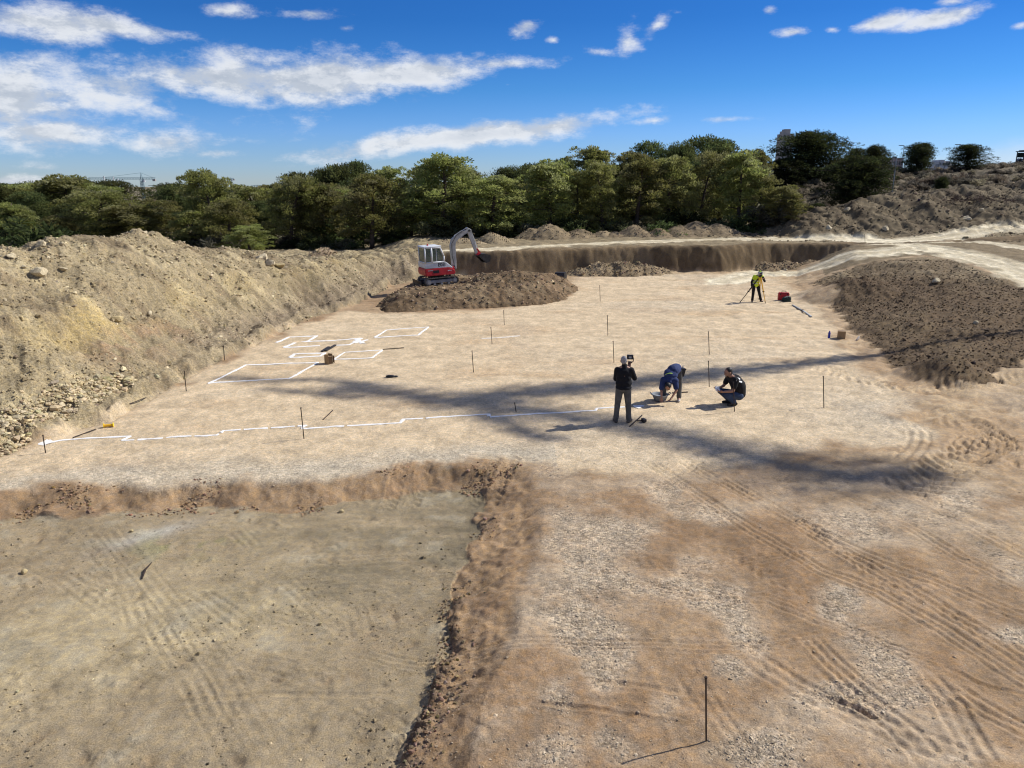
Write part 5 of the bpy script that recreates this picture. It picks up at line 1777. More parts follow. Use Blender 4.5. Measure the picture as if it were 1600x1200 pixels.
# 1: the cameraman, back to us
gx, gy, g0 = on_ground(972, 660)
J = dict(pel=(0, 0, .93), hip_l=(-.095, 0, .90), hip_r=(.095, 0, .90), kn_l=(-.135, .02, .49), kn_r=(.14, .02, .49), an_l=(-.165, 0, .09), an_r=(.165, -.02, .09), toe_l=(-.20, .15, .04), toe_r=(.24, .11, .04),
         chest=(.0, .0, 1.27), neck=(.0, .01, 1.49), head=(-.015, .03, 1.635), sh_l=(-.175, 0, 1.40), sh_r=(.175, 0, 1.40), el_l=(-.195, .13, 1.13), el_r=(.285, .10, 1.16), wr_l=(-.02, .30, 1.22), wr_r=(.165, .30, 1.40))
man, fr = person((gx, gy, g0), math.radians(-3), 'grey haired man standing in black jacket filming, back turned', J, hand((.165, .30, 1.40), (-.1, .1, 1), (0, -1, .1), curl=.9) + hand((-.02, .30, 1.22), (1, .2, .2), (0, 0, 1), curl=.7, side=-1), (.10, 1, -.16))
trousers(man, J, M_TROUSER, 1.02)
remesh([('b', (0, 0, 1.06), (.218, .150, .17)), ('b', (0, .0, .945), (.218, .168, .075)), ('b', (0, 0, 1.20), (.205, .145, .20)), ('b', (0, 0, 1.32), (.215, .135, .17)), ('t', (-.15, 0, 1.39), (.15, 0, 1.39), .085, .085), ('t', (0, .0, 1.44), (0, .015, 1.52), .085, .072),
        ('t', J['sh_l'], J['el_l'], .082, .066), ('t', J['el_l'], Vector(J['el_l']).lerp(Vector(J['wr_l']), .9), .066, .046), ('t', J['sh_r'], J['el_r'], .082, .066), ('t', J['el_r'], Vector(J['el_r']).lerp(Vector(J['wr_r']), .9), .066, .046)], .012, M_JACKET, 'jacket', man, 2, .6)
shoes(man, J, M_SHOE, None)
c, f, u, s, e = fr
remesh([('b', c + u * .032 - f * .016, (.083, .096, .100), e), ('b', c - u * .03 - f * .045, (.072, .058, .06), e)], .010, M_HAIR_G, 'hair', man, 2)
# the video camera he holds up
vc = empty('video_camera', (gx + .185, gy + .30, g0 + 1.44), math.radians(-6), 'small black video camera on a stick held up by the cameraman', 'camera')
MB().tube((0, 0, -.08), (0, 0, .07), .016, n=10).build('handle', M_BLACK, vc)
MB().box((0, 0, .09), (.10, .07, .045), bevel=.012).build('gimbal_head', M_BLACK, vc)
MB().path([(.05, 0, .09), (.085, 0, .12), (.085, 0, .22)], .012, 8).build('gimbal_arm', M_BLACK, vc)
MB().box((0, .02, .225), (.165, .09, .115), bevel=.014).build('camera_body', M_BLACK, vc)
MB().tube((0, .06, .225), (0, .14, .225), .036, n=16).build('lens', M_BLACK, vc)
MB().box((.0, -.027, .225), (.07, .006, .045)).build('screen', M_GREYPL, vc)

# 2: the man bent over a tub of chalk, coming towards us
gx, gy, g0 = on_ground(1048, 627)
J = dict(pel=(.14, .17, .885), hip_l=(.225, .15, .86), hip_r=(.05, .20, .86), kn_l=(.245, .10, .46), kn_r=(-.14, .16, .47), an_l=(.235, .04, .09), an_r=(-.215, .06, .09), toe_l=(.20, -.12, .04), toe_r=(-.20, -.11, .04),
         chest=(-.02, -.06, .865), neck=(-.125, -.27, .655), head=(-.17, -.345, .53), sh_l=(.04, -.22, .66), sh_r=(-.27, -.18, .67), el_l=(.075, -.30, .41), el_r=(-.335, -.24, .40), wr_l=(-.06, -.40, .235), wr_r=(-.335, -.33, .215))
man, fr = person((gx, gy, g0), 0, 'man in navy shirt bending double over a grey tub of chalk', J, hand(J['wr_l'], (-.55, -.1, -.8), (-.6, 0, .3), curl=.8) + hand(J['wr_r'], (0, -.15, -1), (.2, -1, 0), curl=.5, side=-1), (-.25, -.35, -.85), (-.45, -.85, .25))
trousers(man, J, M_TROUSER, .98)
remesh([('t', (.14, .16, .915), (.0, -.04, .905), .155, .172), ('b', (-.06, -.10, .83), (.225, .19, .15), (.6, 0, .5)), ('t', J['sh_l'], J['sh_r'], .10, .10), ('t', (-.02, -.06, .83), (-.115, -.2, .70), .15, .12), ('t', (-.115, -.22, .69), (-.13, -.28, .64), .09, .068),
        ('t', J['sh_l'], Vector(J['sh_l']).lerp(Vector(J['el_l']), .72), .088, .078), ('t', J['sh_r'], Vector(J['sh_r']).lerp(Vector(J['el_r']), .80), .092, .084)], .012, M_NAVY, 'shirt', man, 2, .6)
shoes(man, J, M_SHOE_W, None)
c, f, u, s, e = fr
remesh([('b', c + u * .026 - f * .014, (.086, .098, .104), e), ('b', c - u * .03 - f * .05, (.074, .06, .07), e)], .010, M_HAIR_D, 'hair', man, 2)
# pale curved emblem printed across the upper back
sw = MB()
A = []
body_top = [o for o in man.children if o.name.startswith('shirt')][0]
from mathutils.bvhtree import BVHTree


def stick_on(tree, pts, direction, off=.004):
    out_ = []
    d = Vector(direction).normalized()
    for p in pts:
        hit = tree.ray_cast(Vector(p) - d * 1.0, d, 3.0)
        out_.append(hit[0] - d * off if hit[0] is not None else Vector(p))
    return out_


def bvh(o):
    return BVHTree.FromPolygons([v.co.copy() for v in o.data.vertices], [tuple(p.vertices) for p in o.data.polygons])


n = 14
up_, lo_ = [], []
for k in range(n):
    t = k / (n - 1)
    x = -.235 + .21 * t; q = .0 + .035 * math.sin(t * math.pi * .9) + .03 * t
    w = .004 + .020 * (t ** 1.2) * (1 - max(0, t - .82) / .18 * .75)
    up_.append((x, -.12, .80 + q + w)); lo_.append((x, -.12, .80 + q - w))
tr = bvh(body_top)
cam_dir = Vector((gx - .1, gy - .1, .8 - CAM_H)).normalized()
U, L_ = stick_on(tr, up_, cam_dir), stick_on(tr, lo_, cam_dir)
for k in range(n - 1):
    sw.quad(U[k], U[k + 1], L_[k + 1], L_[k])
sw.build('back_emblem', M_LIME, body_top)
pch = empty('tool_pouch', (gx + .30, gy + .16, g0 + .80), .3, 'black tool pouch hanging at the bent man\'s hip', 'pouch')
MB().box((0, 0, 0), (.12, .16, .22), (0, .15, 0), bevel=.03, taper=(1.15, 1.1)).build('pouch_body', M_BLACK, pch)
MB().box((.02, 0, .11), (.15, .17, .05), (0, .15, 0), bevel=.015).build('flap', M_BLACK, pch)
MB().tube((.03, .03, .05), (.05, .03, .20), .014, n=8).build('tool_handle', M_GREYPL, pch)
# the tub
tx, ty, tz = on_ground(1031, 626)
tub = empty('chalk_tub', (tx, ty, tz), 0, 'grey two handled rubber tub of chalk in front of bending man', 'tub')
b = MB()
prof = [(.0, .012), (.15, .012), (.165, .02), (.225, .17), (.245, .185), (.245, .195), (.228, .195), (.208, .165), (.15, .045), (.0, .045)]
ns = 28
rings = [[b.bm.verts.new((r * math.cos(2 * math.pi * k / ns), r * math.sin(2 * math.pi * k / ns), z)) for k in range(ns)] if r > 0 else None for r, z in prof]
for i in range(1, len(prof) - 2):
    for k in range(ns):
        b.bm.faces.new((rings[i][k], rings[i][(k + 1) % ns], rings[i + 1][(k + 1) % ns], rings[i + 1][k]))
b.bm.faces.new(rings[1][::-1]); b.bm.faces.new(rings[-2])
b.build('bowl', M_BASIN, tub, True)
for a in (math.pi, 0):
    c, s = math.cos(a), math.sin(a)
    MB().path([(c * .235, -.07, .185), (c * .275, -.06, .225), (c * .285, 0, .24), (c * .275, .06, .225), (c * .235, .07, .185)], .013, 8).build('handle', M_BASIN, tub, True)
MB().ball((0, 0, .085), (.175, .175, .05), 3).build('chalk_powder', plain('grey_chalk', (.50, .53, .57), .95), tub, True)

# 3: the man squatting, facing left
gx, gy, g0 = on_ground(1143, 632)
J = dict(pel=(.20, .05, .235), hip_l=(.16, -.06, .25), hip_r=(.17, .13, .25), kn_l=(-.25, -.10, .33), kn_r=(-.28, .12, .36), an_l=(.02, -.10, .10), an_r=(.0, .14, .10), toe_l=(-.13, -.11, .04), toe_r=(-.15, .14, .04),
         chest=(.13, .03, .55), neck=(-.045, .02, .765), head=(-.15, .01, .875), sh_l=(-.02, -.165, .70), sh_r=(-.03, .20, .70), el_l=(-.10, -.22, .44), el_r=(-.14, .23, .46), wr_l=(-.32, -.13, .405), wr_r=(-.34, .10, .43))
man, fr = person((gx, gy, g0), math.radians(10), 'dark haired man in black shirt squatting with a paper in his hands', J, hand(J['wr_l'], (-1, .25, .0), (0, .4, 1), curl=.9) + hand(J['wr_r'], (-1, -.2, .0), (0, -.4, 1), curl=.9, side=-1), (-1, -.05, -.22), (-.2, 0, 1))
man.scale = (1.10, 1.10, 1.08)
trousers(man, J, M_DENIM, 1.0)
remesh([('t', (.20, .05, .29), (.16, .035, .50), .175, .19), ('t', (.16, .035, .50), (.05, .03, .65), .185, .165), ('t', J['sh_l'], J['sh_r'], .088, .088), ('t', (.02, .02, .70), (-.04, .02, .765), .10, .068), ('b', (.21, .05, .27), (.17, .175, .11)),
        ('t', J['sh_l'], Vector(J['sh_l']).lerp(Vector(J['el_l']), .62), .080, .070), ('t', J['sh_r'], Vector(J['sh_r']).lerp(Vector(J['el_r']), .62), .080, .070)], .012, M_BLKTEE, 'shirt', man, 2, .6)
shoes(man, J, M_SHOE_D, None)
c, f, u, s, e = fr
remesh([('b', c + u * .040 - f * .016, (.082, .098, .092), e), ('b', c - u * .02 - f * .05, (.074, .056, .07), e), ('b', c - u * .075 + f * .045, (.052, .045, .032), e)], .009, M_HAIR_D, 'hair', man, 2)
shirt = [o for o in man.children if o.name.startswith('shirt')][0]
tr = bvh(shirt)
vd = Matrix.Rotation(-math.radians(10), 3, 'Z') @ Vector((gx, gy, .6 - CAM_H)).normalized()
for (x, z, w, hh) in ((.06, .735, .055, .018), (.10, .655, .075, .020)):
    pq = stick_on(tr, [(x - w, -.12, z - hh + .03), (x + w, -.12, z - hh - .02), (x + w, -.12, z + hh - .02), (x - w, -.12, z + hh + .03)], vd, .006)
    MB().quad(*pq).build('white_print', M_PAPER, shirt)
px_, py_, pz_ = gx - .45, gy - .08, g0 + .49
pp_ = MB()
for i in range(4):
    for k in range(4):
        q = lambda a, b_: Vector((px_ + (a - 2) * .03 + math.sin(b_ * 2) * .012, py_ + (b_ - 2) * .02, pz_ + (b_ - 2) * .03 + math.sin(a * 2.1) * .014))
        pp_.quad(q(i, k), q(i + 1, k), q(i + 1, k + 1), q(i, k + 1))
me = pp_.mesh('paper_bag', M_PAPER)
o = link('paper_bag', me); m = o.modifiers.new('t', 'SOLIDIFY'); m.thickness = .003
tag(o, 'crumpled white paper held by the squatting man', 'paper')

# 4: the surveyor behind a tripod
gx, gy, g0 = on_ground(1181, 471)
J = dict(pel=(-.06, .05, .90), hip_l=(.05, .05, .87), hip_r=(-.16, .05, .87), kn_l=(.16, .06, .47), kn_r=(-.17, .02, .47), an_l=(.28, .04, .09), an_r=(-.20, -.02, .09), toe_l=(.32, -.11, .04), toe_r=(-.24, -.16, .04),
         chest=(-.03, -.02, 1.22), neck=(.02, -.09, 1.42), head=(.05, -.13, 1.545), sh_l=(.19, -.08, 1.35), sh_r=(-.20, -.05, 1.35), el_l=(.30, -.20, 1.12), el_r=(-.32, -.06, 1.07), wr_l=(.15, -.36, 1.26), wr_r=(-.34, -.16, .84))
man, fr = person((gx, gy, g0), 0, 'surveyor in yellow hi-vis vest bent behind a tripod instrument', J, hand(J['wr_l'], (-.8, -.4, .4), (0, -.3, -1), curl=.7) + hand(J['wr_r'], (0, -.2, -1), (1, 0, 0), curl=.8, side=-1), (-.1, -1, -.30))
trousers(man, J, M_BLKTEE, .98)
remesh([('t', J['sh_l'], J['el_l'], .070, .058), ('t', J['el_l'], Vector(J['el_l']).lerp(Vector(J['wr_l']), .9), .058, .042), ('t', J['sh_r'], J['el_r'], .070, .058), ('t', J['el_r'], Vector(J['el_r']).lerp(Vector(J['wr_r']), .9), .058, .042), ('t', J['pel'], J['chest'], .13, .15), ('t', J['sh_l'], J['sh_r'], .07, .07), ('t', J['chest'], J['neck'], .13, .06)], .012, M_JACKET, 'sweater', man, 2, .6)
vest = remesh([('t', (-.06, .05, .93), (-.04, .0, 1.15), .165, .168), ('b', (-.02, -.03, 1.26), (.205, .145, .15)), ('t', J['sh_l'], J['sh_r'], .082, .082), ('t', J['sh_r'], Vector(J['sh_r']).lerp(Vector(J['el_r']), .42), .085, .078), ('t', (.0, -.05, 1.36), (.015, -.08, 1.41), .09, .075)], .012, M_HIVIS, 'hi_vis_vest', man, 2, .6)
for z, tl in ((.985, .172), (1.12, .176)):
    MB().tube((-.055 + (z - .985) * .1, .04 - (z - .985) * .2, z - .022), (-.055 + (z - .985) * .1, .04 - (z - .985) * .2, z + .022), tl, n=24, caps=False).build('reflective_band', M_TAPE, vest, True)
shoes(man, J, M_SHOE_D, None)
c, f, u, s, e = fr
remesh([('b', c + u * .045 - f * .008, (.086, .100, .082), e), ('t', c + u * .045 + f * .06, c + u * .032 + f * .135, .05, .038)], .010, M_HIVIS, 'cap', man, 2)
remesh([('b', c + u * .0 - f * .03, (.083, .084, .06), e)], .010, M_HAIR_G, 'hair', man, 2)

ax, ay = gx - .06, gy - .48
tp = empty('tripod', (ax, ay, gz(ax, ay)), 0, 'yellow surveying tripod with spread legs in front of the surveyor', 'tripod')
feet = [P(1155, 474), P(1196, 474.5), P(1186, 468)]
MB().tube((0, 0, 1.28), (0, 0, 1.34), .085, n=20).build('head_plate', M_YEL, tp)
for i, (fx, fy) in enumerate(feet):
    fx -= ax; fy -= ay
    z = gz(fx + ax, fy + ay) - tp.location.z
    a = Vector((fx, fy, 0)).normalized() * .07
    top = Vector((a.x, a.y, 1.28)); ft = Vector((fx, fy, z))
    d = ft - top
    sd = d.cross(Vector((0, 0, 1))).normalized()
    mid = top + d * .52
    lg = MB()
    for q in (-1, 1):
        lg.tube(top + sd * q * .045, mid + sd * q * .028, .017, n=8)
    lg.tube(top + d * .40, top + d * .93, .022, .018, n=8)
    leg = lg.build('leg', M_YEL if i else M_RUST, tp)  # left leg coloured dark to stand for its shaded side
    MB().box(mid, (.09, .06, .06)).build('leg_clamp', M_BLACK, leg)
    MB().tube(top + d * .92, ft, .030, .010, n=8).build('foot_spike', M_BLACK, leg)
ins = empty('total_station', (ax, ay, gz(ax, ay) + 1.342), .1, 'grey total station on top of the tripod', 'instrument')
MB().tube((0, 0, 0), (0, 0, .05), .075, n=18).box((0, 0, .075), (.17, .14, .05), bevel=.012).build('tribrach', M_DARKSTEEL, ins)
for q in (-1, 1):
    MB().box((q * .085, 0, .19), (.045, .12, .19), bevel=.014).build('yoke_arm', M_GREYPL, ins)
tel = MB().tube((0, -.09, .20), (0, .09, .20), .052, n=18).build('telescope', M_GREYPL, ins, False)
MB().tube((0, -.10, .20), (0, -.088, .20), .044, n=18).build('lens', M_BLACK, tel)
MB().path([(-.085, 0, .28), (-.07, 0, .325), (.07, 0, .325), (.085, 0, .28)], .016, 8).build('carry_handle', M_DARKSTEEL, ins)
MB().box((0, -.075, .10), (.12, .012, .06)).build('keypad', M_BLACK, ins)

# ------------------------------------------------------------------ steel stakes and lines of chalk
STK = 'thin steel stakes driven into the pad'
for (ub, vb, ut, vt, lab) in [
    (71, 707, 67, 680, 'rusty stake at the far left, by the end of the chalk line'), (291, 611, 288, 580, 'stake by the foot of the left bank'), (351, 564, 349, 540, 'stake by the foot of the bank near the small rectangles'),
    (475, 685, 470, 637, 'stake right beside the jog of the long chalk line'), (807, 643, 804, 629, 'short stake just above the long chalk line'), (740, 582, 737.5, 548, 'stake alone on the middle of the pad, lowest of three in a row'),
    (769, 537, 767, 511, 'stake alone on the pad, middle of three in a row'), (788, 508, 787, 485, 'stake alone on the pad, farthest of three in a row'), (959.5, 567, 958, 533, 'stake standing behind the filming man\'s head'),
    (950, 524, 949, 493, 'stake beyond the one behind the filming man'), (938, 471, 937, 446, 'farthest stake on the pad, near the slumped heap'), (1108.5, 605, 1107, 564, 'stake between the bending and the squatting man'),
    (1108.5, 554, 1107, 518, 'stake in the middle of the pad above the long shadow'), (1148, 643, 1146, 597, 'stake standing just in front of the squatting man'), (1288, 635, 1286.5, 588, 'stake on grey gravel right of the squatting man'),
    (1104, 1158, 1103, 1058, 'stake standing alone on red earth nearest the viewer'), (1352, 378, 1351, 366, 'stake beside the far dirt track at the top of the ramp')]:
    x, y, z = on_ground(ub, vb)
    xt_, yt_, zt_ = Q(ut, vt, y + random.uniform(-.02, .02))
    s = empty('steel_stake', (x, y, z), 0, lab, 'stake', STK)
    top = Vector((xt_ - x, yt_ - y, zt_ - z))
    rr = .0095 if y < 12 else .0125
    MB().tube((0, 0, -.06), top, rr, n=8).build('rod', M_RUST, s)
    MB().tube(top * .985, top * 1.004, rr * 1.7, n=8).build('tip', M_RUST, s)


def lying_rod(a, b, r, label, name='steel_rod', cat='rod', mat=M_RUST, lift=.0):
    p = on_ground(*a); q = on_ground(*b)
    p = Vector(p) + Vector((0, 0, r + .006)); q = Vector(q) + Vector((0, 0, r + .006 + lift))
    o = MB().tube((0, 0, 0), q - p, r, n=8).build(name, mat); o.location = p
    return tag(o, label, cat)


lying_rod((505, 656), (520, 642), .014, 'short rod lying on the pad right of the stake at the jog')
lying_rod((114, 684), (150, 671), .014, 'rod lying beside the left end of the chalk line')
lying_rod((203, 633), (228, 620), .013, 'rod lying along the foot of the left bank')
lying_rod((598, 546.5), (631, 544), .016, 'rod lying right of the small chalk rectangle')
lying_rod((1050, 615), (1075, 613.5), .016, 'rod lying behind the bending man')
for k, (a, b) in enumerate([((503, 550), (514, 543)), ((509, 549), (524, 540))]):  # two flat bars of dark steel
    p, q = Vector(on_ground(*a)), Vector(on_ground(*b))
    d = q - p
    o = MB().box((0, 0, .03), (d.length, .09, .05), bevel=.006).build('dark_bar', M_DARKSTEEL)
    o.location = p.lerp(q, .5); o.rotation_euler = (0, 0, math.atan2(d.y, d.x))
    tag(o, ['left one of two dark steel bars lying behind the carton', 'right one of two dark steel bars lying behind the carton'][k], 'bar')
# sledge hammer lying by the cameraman
p, q, r_ = Vector(on_ground(992, 660)), Vector(on_ground(1004, 660)), None
sh_ = empty('sledge_hammer', p, 0, 'sledge hammer lying on the ground right of the filming man', 'hammer')
d = q - p
MB().tube((0, 0, .03), d + Vector((0, 0, .04)), .017, n=8).build('shaft', M_RUST, sh_)
MB().box(d + Vector((.03, 0, .05)), (.09, .16, .085), (0, 0, .3), bevel=.015).build('hammer_head', M_DARKSTEEL, sh_)
lying_rod((984, 668), (1003, 653), .016, 'rod lying crossed over the sledge hammer', lift=.05)

CH = []


def chalk(lines, label, w=.12, name='chalk_outline'):
    """white powder poured along each line: a thin uneven ridge following the ground"""
    vs, fs = [], []
    for ln in lines:
        pts = [Vector((*P(u, v), 0)) for u, v in ln]
        dense = []
        for a, b in zip(pts[:-1], pts[1:]):
            n = max(2, int((b - a).length / .07))
            dense += [a.lerp(b, i / n) for i in range(n)]
        dense.append(pts[-1])
        n = len(dense)
        arr = np.array([(p.x, p.y) for p in dense])
        jx = np.array([fbm(np.array([i * .11]), np.array([len(vs) * .01 + 5.0]), 1.0, 3, 71)[0] for i in range(n)])
        for i in range(n):
            t = arr[min(i + 1, n - 1)] - arr[max(i - 1, 0)]
            t = t / (np.linalg.norm(t) + 1e-9)
            nn = np.array((-t[1], t[0]))
            c = arr[i] + nn * jx[i] * .05
            ww = w * (.50 + .40 * abs(jx[(i * 3) % n]) * 2 + random.uniform(-.10, .10))
            vs += [(*(c - nn * ww), 0), (*(c - nn * ww * .45), 1), (*(c + nn * ww * .45), 1), (*(c + nn * ww), 0)]
            if i and (jx[(i * 7) % n] > -.46 or i % 3 == 0):
                k = len(vs) - 4
                fs += [(k - 4, k, k + 1, k - 3), (k - 3, k + 1, k + 2, k - 2), (k - 2, k + 2, k + 3, k - 1)]
    vs = np.array(vs)
    g = np.max([gza(vs[:, 0] + dx, vs[:, 1] + dy) for dx, dy in ((0, 0), (.03, 0), (-.03, 0), (0, .05), (0, -.05))], axis=0)
    z = g + np.where(vs[:, 2] > .5, .016, .004)
    me = mesh_np(name, np.stack([vs[:, 0], vs[:, 1], z], 1), np.array(fs), M_CHALK, True)
    o = link(name, me)
    return tag(o, label, 'chalk line')


chalk([[(72, 692), (92, 688), (112, 685.5), (204, 681.5)], [(190, 688.5), (197, 685), (205, 681.5)], [(190, 688.5), (260, 684.5), (338, 680), (348, 673), (400, 670), (479, 664.5)], [(479, 664.5), (474, 667), (471, 669)], [(471, 669.5), (560, 665), (625, 661), (630, 655), (700, 651), (764, 647)],
       [(764, 646.5), (765, 651)], [(765, 651), (850, 646), (930, 641.5), (931, 637.5), (976, 635.5)]], 'long stepped white chalk line crossing the whole pad to the men', .066)
chalk([[(70, 692), (82, 689)], [(66, 690.5), (78, 693)]], 'white chalk splash at the left end of the long line', .22, 'chalk_splash')
chalk([[(990, 634), (1003, 636)], [(994, 637.5), (1002, 633.5)]], 'fresh white chalk spot in the bending man\'s shadow', .13, 'chalk_splash')
chalk([[(324.5, 599.5), (384, 570.5), (496, 566.5), (451, 592), (333, 598), (324.5, 599.5)]], 'largest chalk rectangle, nearest the left bank', .072)
chalk([[(431, 535.5), (451, 527), (495.5, 524.5), (481, 533), (472, 534), (520, 532), (565, 528.5)]], 'farthest left chalk outline beside the bank', .10)
chalk([[(442.5, 543), (460, 535.5)], [(442.5, 543), (500, 540)], [(525, 539.5), (546, 538.5), (565, 528.5)]], 'broken chalk outline ending in a white splash', .10)
chalk([[(552, 533), (570, 533.5)], [(557, 529), (568, 537)], [(553, 536), (574, 531)]], 'white chalk splash right of the broken outline', .14, 'chalk_splash')
chalk([[(585, 527.5), (604, 515.5), (669.5, 511), (652.5, 523.5), (585, 527.5)]], 'chalk rectangle farthest to the right, below the mound', .072)
chalk([[(520, 562), (538, 550.5), (597.5, 547), (581, 559), (520, 562)]], 'chalk rectangle right of the carton', .068)
chalk([[(452.5, 559), (459, 553), (508, 551.5), (501, 556.5), (452.5, 559)]], 'narrow chalk rectangle left of the carton', .10)
M_CHALK_FAINT = plain('trodden_chalk', (0.70, 0.62, 0.50), 0.95, var=0.15, vscale=12)
o = chalk([[(752, 529), (790, 527), (812, 525)]], 'faint trodden chalk streak in the middle of the pad', .12)
o.data.materials[0] = M_CHALK_FAINT

# ------------------------------------------------------------------ small things left about the pad
x, y, z = on_ground(514, 568)
ca = empty('carton', (x, y, z), math.radians(-22), 'tall brown carton standing open among the chalk rectangles', 'box')
b = MB()
w_, d_, hh = .17, .24, .33
th = .012
b.box((-w_ / 2, 0, hh / 2), (th, d_, hh)).box((0, d_ / 2 - .004, hh / 2), (w_ - th - .002, th, hh)).box((0, -d_ / 2 + .004, hh / 2), (w_ - th - .002, th, hh)).box((0, 0, th / 2 + .002), (w_ - th - .004, d_ - 2 * th - .002, th))
b.build('carton_walls', M_CARD, ca)
for s in (-1, 1):
    MB().box((w_ / 2 + .045, s * (d_ / 2 - .015), hh / 2 - .02), (.10, th, hh - .08), (0, 0, -s * .5)).build('flap', M_CARD_DK, ca)
MB().box((.02, 0, hh / 2 - .02), (.10, d_ - .06, hh - .10)).build('inner_block', M_CARD_DK, ca)  # darker cardboard block inside the open carton

x, y, z = on_ground(1314, 530)
bx_ = empty('cardboard_box', (x, y, z), math.radians(-24), 'square closed cardboard box on the right edge of the pad', 'box')
MB().box((0, 0, .155), (.30, .30, .30), bevel=.006).build('box_body', M_CARD, bx_)
MB().box((0, 0, .308), (.302, .055, .004)).build('packing_tape', plain('brown_tape', (.24, .15, .07), .3), bx_)
x, y, z = on_ground(1295, 529.5)
bo = empty('bottle', (x, y, z), 0, 'blue bottle standing left of the square cardboard box', 'bottle')
MB().tube((0, 0, .004), (0, 0, .22), .045, n=18).tube((0, 0, .22), (0, 0, .255), .045, .02, 18).build('bottle_body', M_BLUE, bo, False)
MB().tube((0, 0, .255), (0, 0, .30), .022, n=14).build('cap', M_BLUE, bo)
x, y, z = on_ground(1339.5, 533)
o = MB().box((0, 0, .09), (.09, .012, .2), (.5, .1, .6)).box((.05, .02, .06), (.06, .01, .12), (.7, -.2, .2)).build('paper_scrap', M_PAPER); o.location = (x, y, z); tag(o, 'white scrap of paper right of the square cardboard box', 'paper')
x, y, z = on_ground(1224, 470)
tb = empty('tool_case', (x, y, z), math.radians(-12), 'red tool case with handle behind a dark green bag', 'case')
MB().box((0, .1, .20), (.56, .24, .36), bevel=.03).build('case_body', M_RED, tb)
MB().box((0, .1, .395), (.50, .2, .05), bevel=.02).build('lid', M_RED, tb)
MB().path([(-.11, .1, .41), (-.10, .1, .49), (.10, .1, .49), (.11, .1, .41)], .02, 8).build('handle', M_BLACK, tb)
for s in (-1, 1):
    MB().box((s * .17, -.025, .34), (.05, .02, .08), bevel=.005).build('latch', M_BLACK, tb)
x2, y2, z2 = on_ground(1228, 471.5)
bg_ = empty('canvas_bag', (x2, y2 - .05, z2), .1, 'dark green canvas bag slumped against the red tool case', 'bag')
b = MB().ball((0, 0, .13), (.26, .12, .14), 3).ball((.10, 0, .16), (.14, .11, .14), 3).box((0, 0, .03), (.48, .2, .06), bevel=.025)
b.build('bag_body', M_DKGREEN, bg_, True)
MB().path([(-.14, -.08, .22), (-.08, -.14, .30), (.06, -.14, .30), (.12, -.08, .24)], .012, 6).build('strap', M_GREYPL, bg_)
# folded levelling staff
p, q, r_ = Vector(on_ground(1238, 477)), Vector(on_ground(1254, 486)), Vector(on_ground(1268, 496))
ls = empty('levelling_staff', q, 0, 'grey jointed levelling staff lying by the right edge of the pad', 'staff')
for k, (a, b) in enumerate(((p, q), (q, r_))):
    d = b - a
    MB().box((0, 0, 0), (d.length * .98, .085 - .02 * k, .045), bevel=.005).build('staff_section', M_GREYPL if k else M_GREY, ls)
    o = ls.children[-1] if False else [c for c in ls.children][-1]
    o.location = a.lerp(b, .5) - q + Vector((0, 0, .04)); o.rotation_euler = (0, -math.asin(d.z / d.length), math.atan2(d.y, d.x))
MB().box((0, 0, .05), (.09, .09, .07), bevel=.01).build('joint', M_BLACK, ls)
# yellow string reel
x, y, z = on_ground(170, 667)
rl = empty('string_reel', (x, y, z), .35, 'bright yellow string reel lying near the left chalk line', 'reel')
MB().tube((-.10, 0, .05), (.10, 0, .05), .035, n=14).build('string_winding', M_YEL, rl)
for s in (-1, 1):
    MB().tube((s * .10, 0, .055), (s * .115, 0, .055), .058, n=16).build('flange', plain('yellow_plastic', (.85, .58, .01), .45), rl)
x, y, z = on_ground(610, 589)
o = MB().ball((0, 0, .04), (.16, .08, .045), 2).ball((.16, .02, .03), (.09, .06, .03), 2).build('work_glove', M_BLACK, None, True)
for k in range(4):
    pass
o.location = (x, y, z); tag(o, 'dark glove dropped on the pad below the carton', 'glove')
p, q = P(222, 904, -.31), P(237, 880, -.31)
st = MB().path([(p[0], p[1], gz(*p) + .02), ((p[0] + q[0]) / 2 - .03, (p[1] + q[1]) / 2, gz((p[0] + q[0]) / 2, (p[1] + q[1]) / 2) + .03), (q[0], q[1], gz(*q) + .02)], [.012, .02, .008], 6).build('stick', M_RUST)
tag(st, 'crooked dark stick lying on the olive basin floor', 'stick')

# ------------------------------------------------------------------ far buildings, lamps, cranes
def ground_far(x, y):
    return float(land(np.array([x, x]), np.array([y, y]))[0])


def building(u0, u1, vtop, y, depth, mat, label, floors, cols, roofbits=(), name='apartment_block'):
    x0, _, zt = Q(u0, vtop, y); x1, _, _ = Q(u1, vtop, y)
    zb = min(ground_far((x0 + x1) / 2, y), 4) - 2
    w, hgt = x1 - x0, zt - zb
    r = empty(name, ((x0 + x1) / 2, y + depth / 2, zb), 0, label, 'building')
    MB().box((0, 0, hgt / 2), (w, depth, hgt)).build('wall', mat, r)
    MB().box((0, 0, hgt + .3), (w * 1.02, depth * 1.02, .6)).build('roof', mat, r)
    for (fx, fw, fh) in roofbits:
        MB().box((fx * w, 0, hgt + .6 + fh / 2), (fw * w, depth * .5, fh)).build('stair_tower', mat, r)
    fh = 3.0
    for i in range(floors):
        for k in range(cols):
            x = (k + .5) / cols * w - w / 2
            z = hgt - 1.6 - i * fh
            if z < 1: continue
            MB().box((x, -depth / 2 - .02, z), (w / cols * .5, .14, 1.5)).build('window', M_WINDOW, r)
    return r


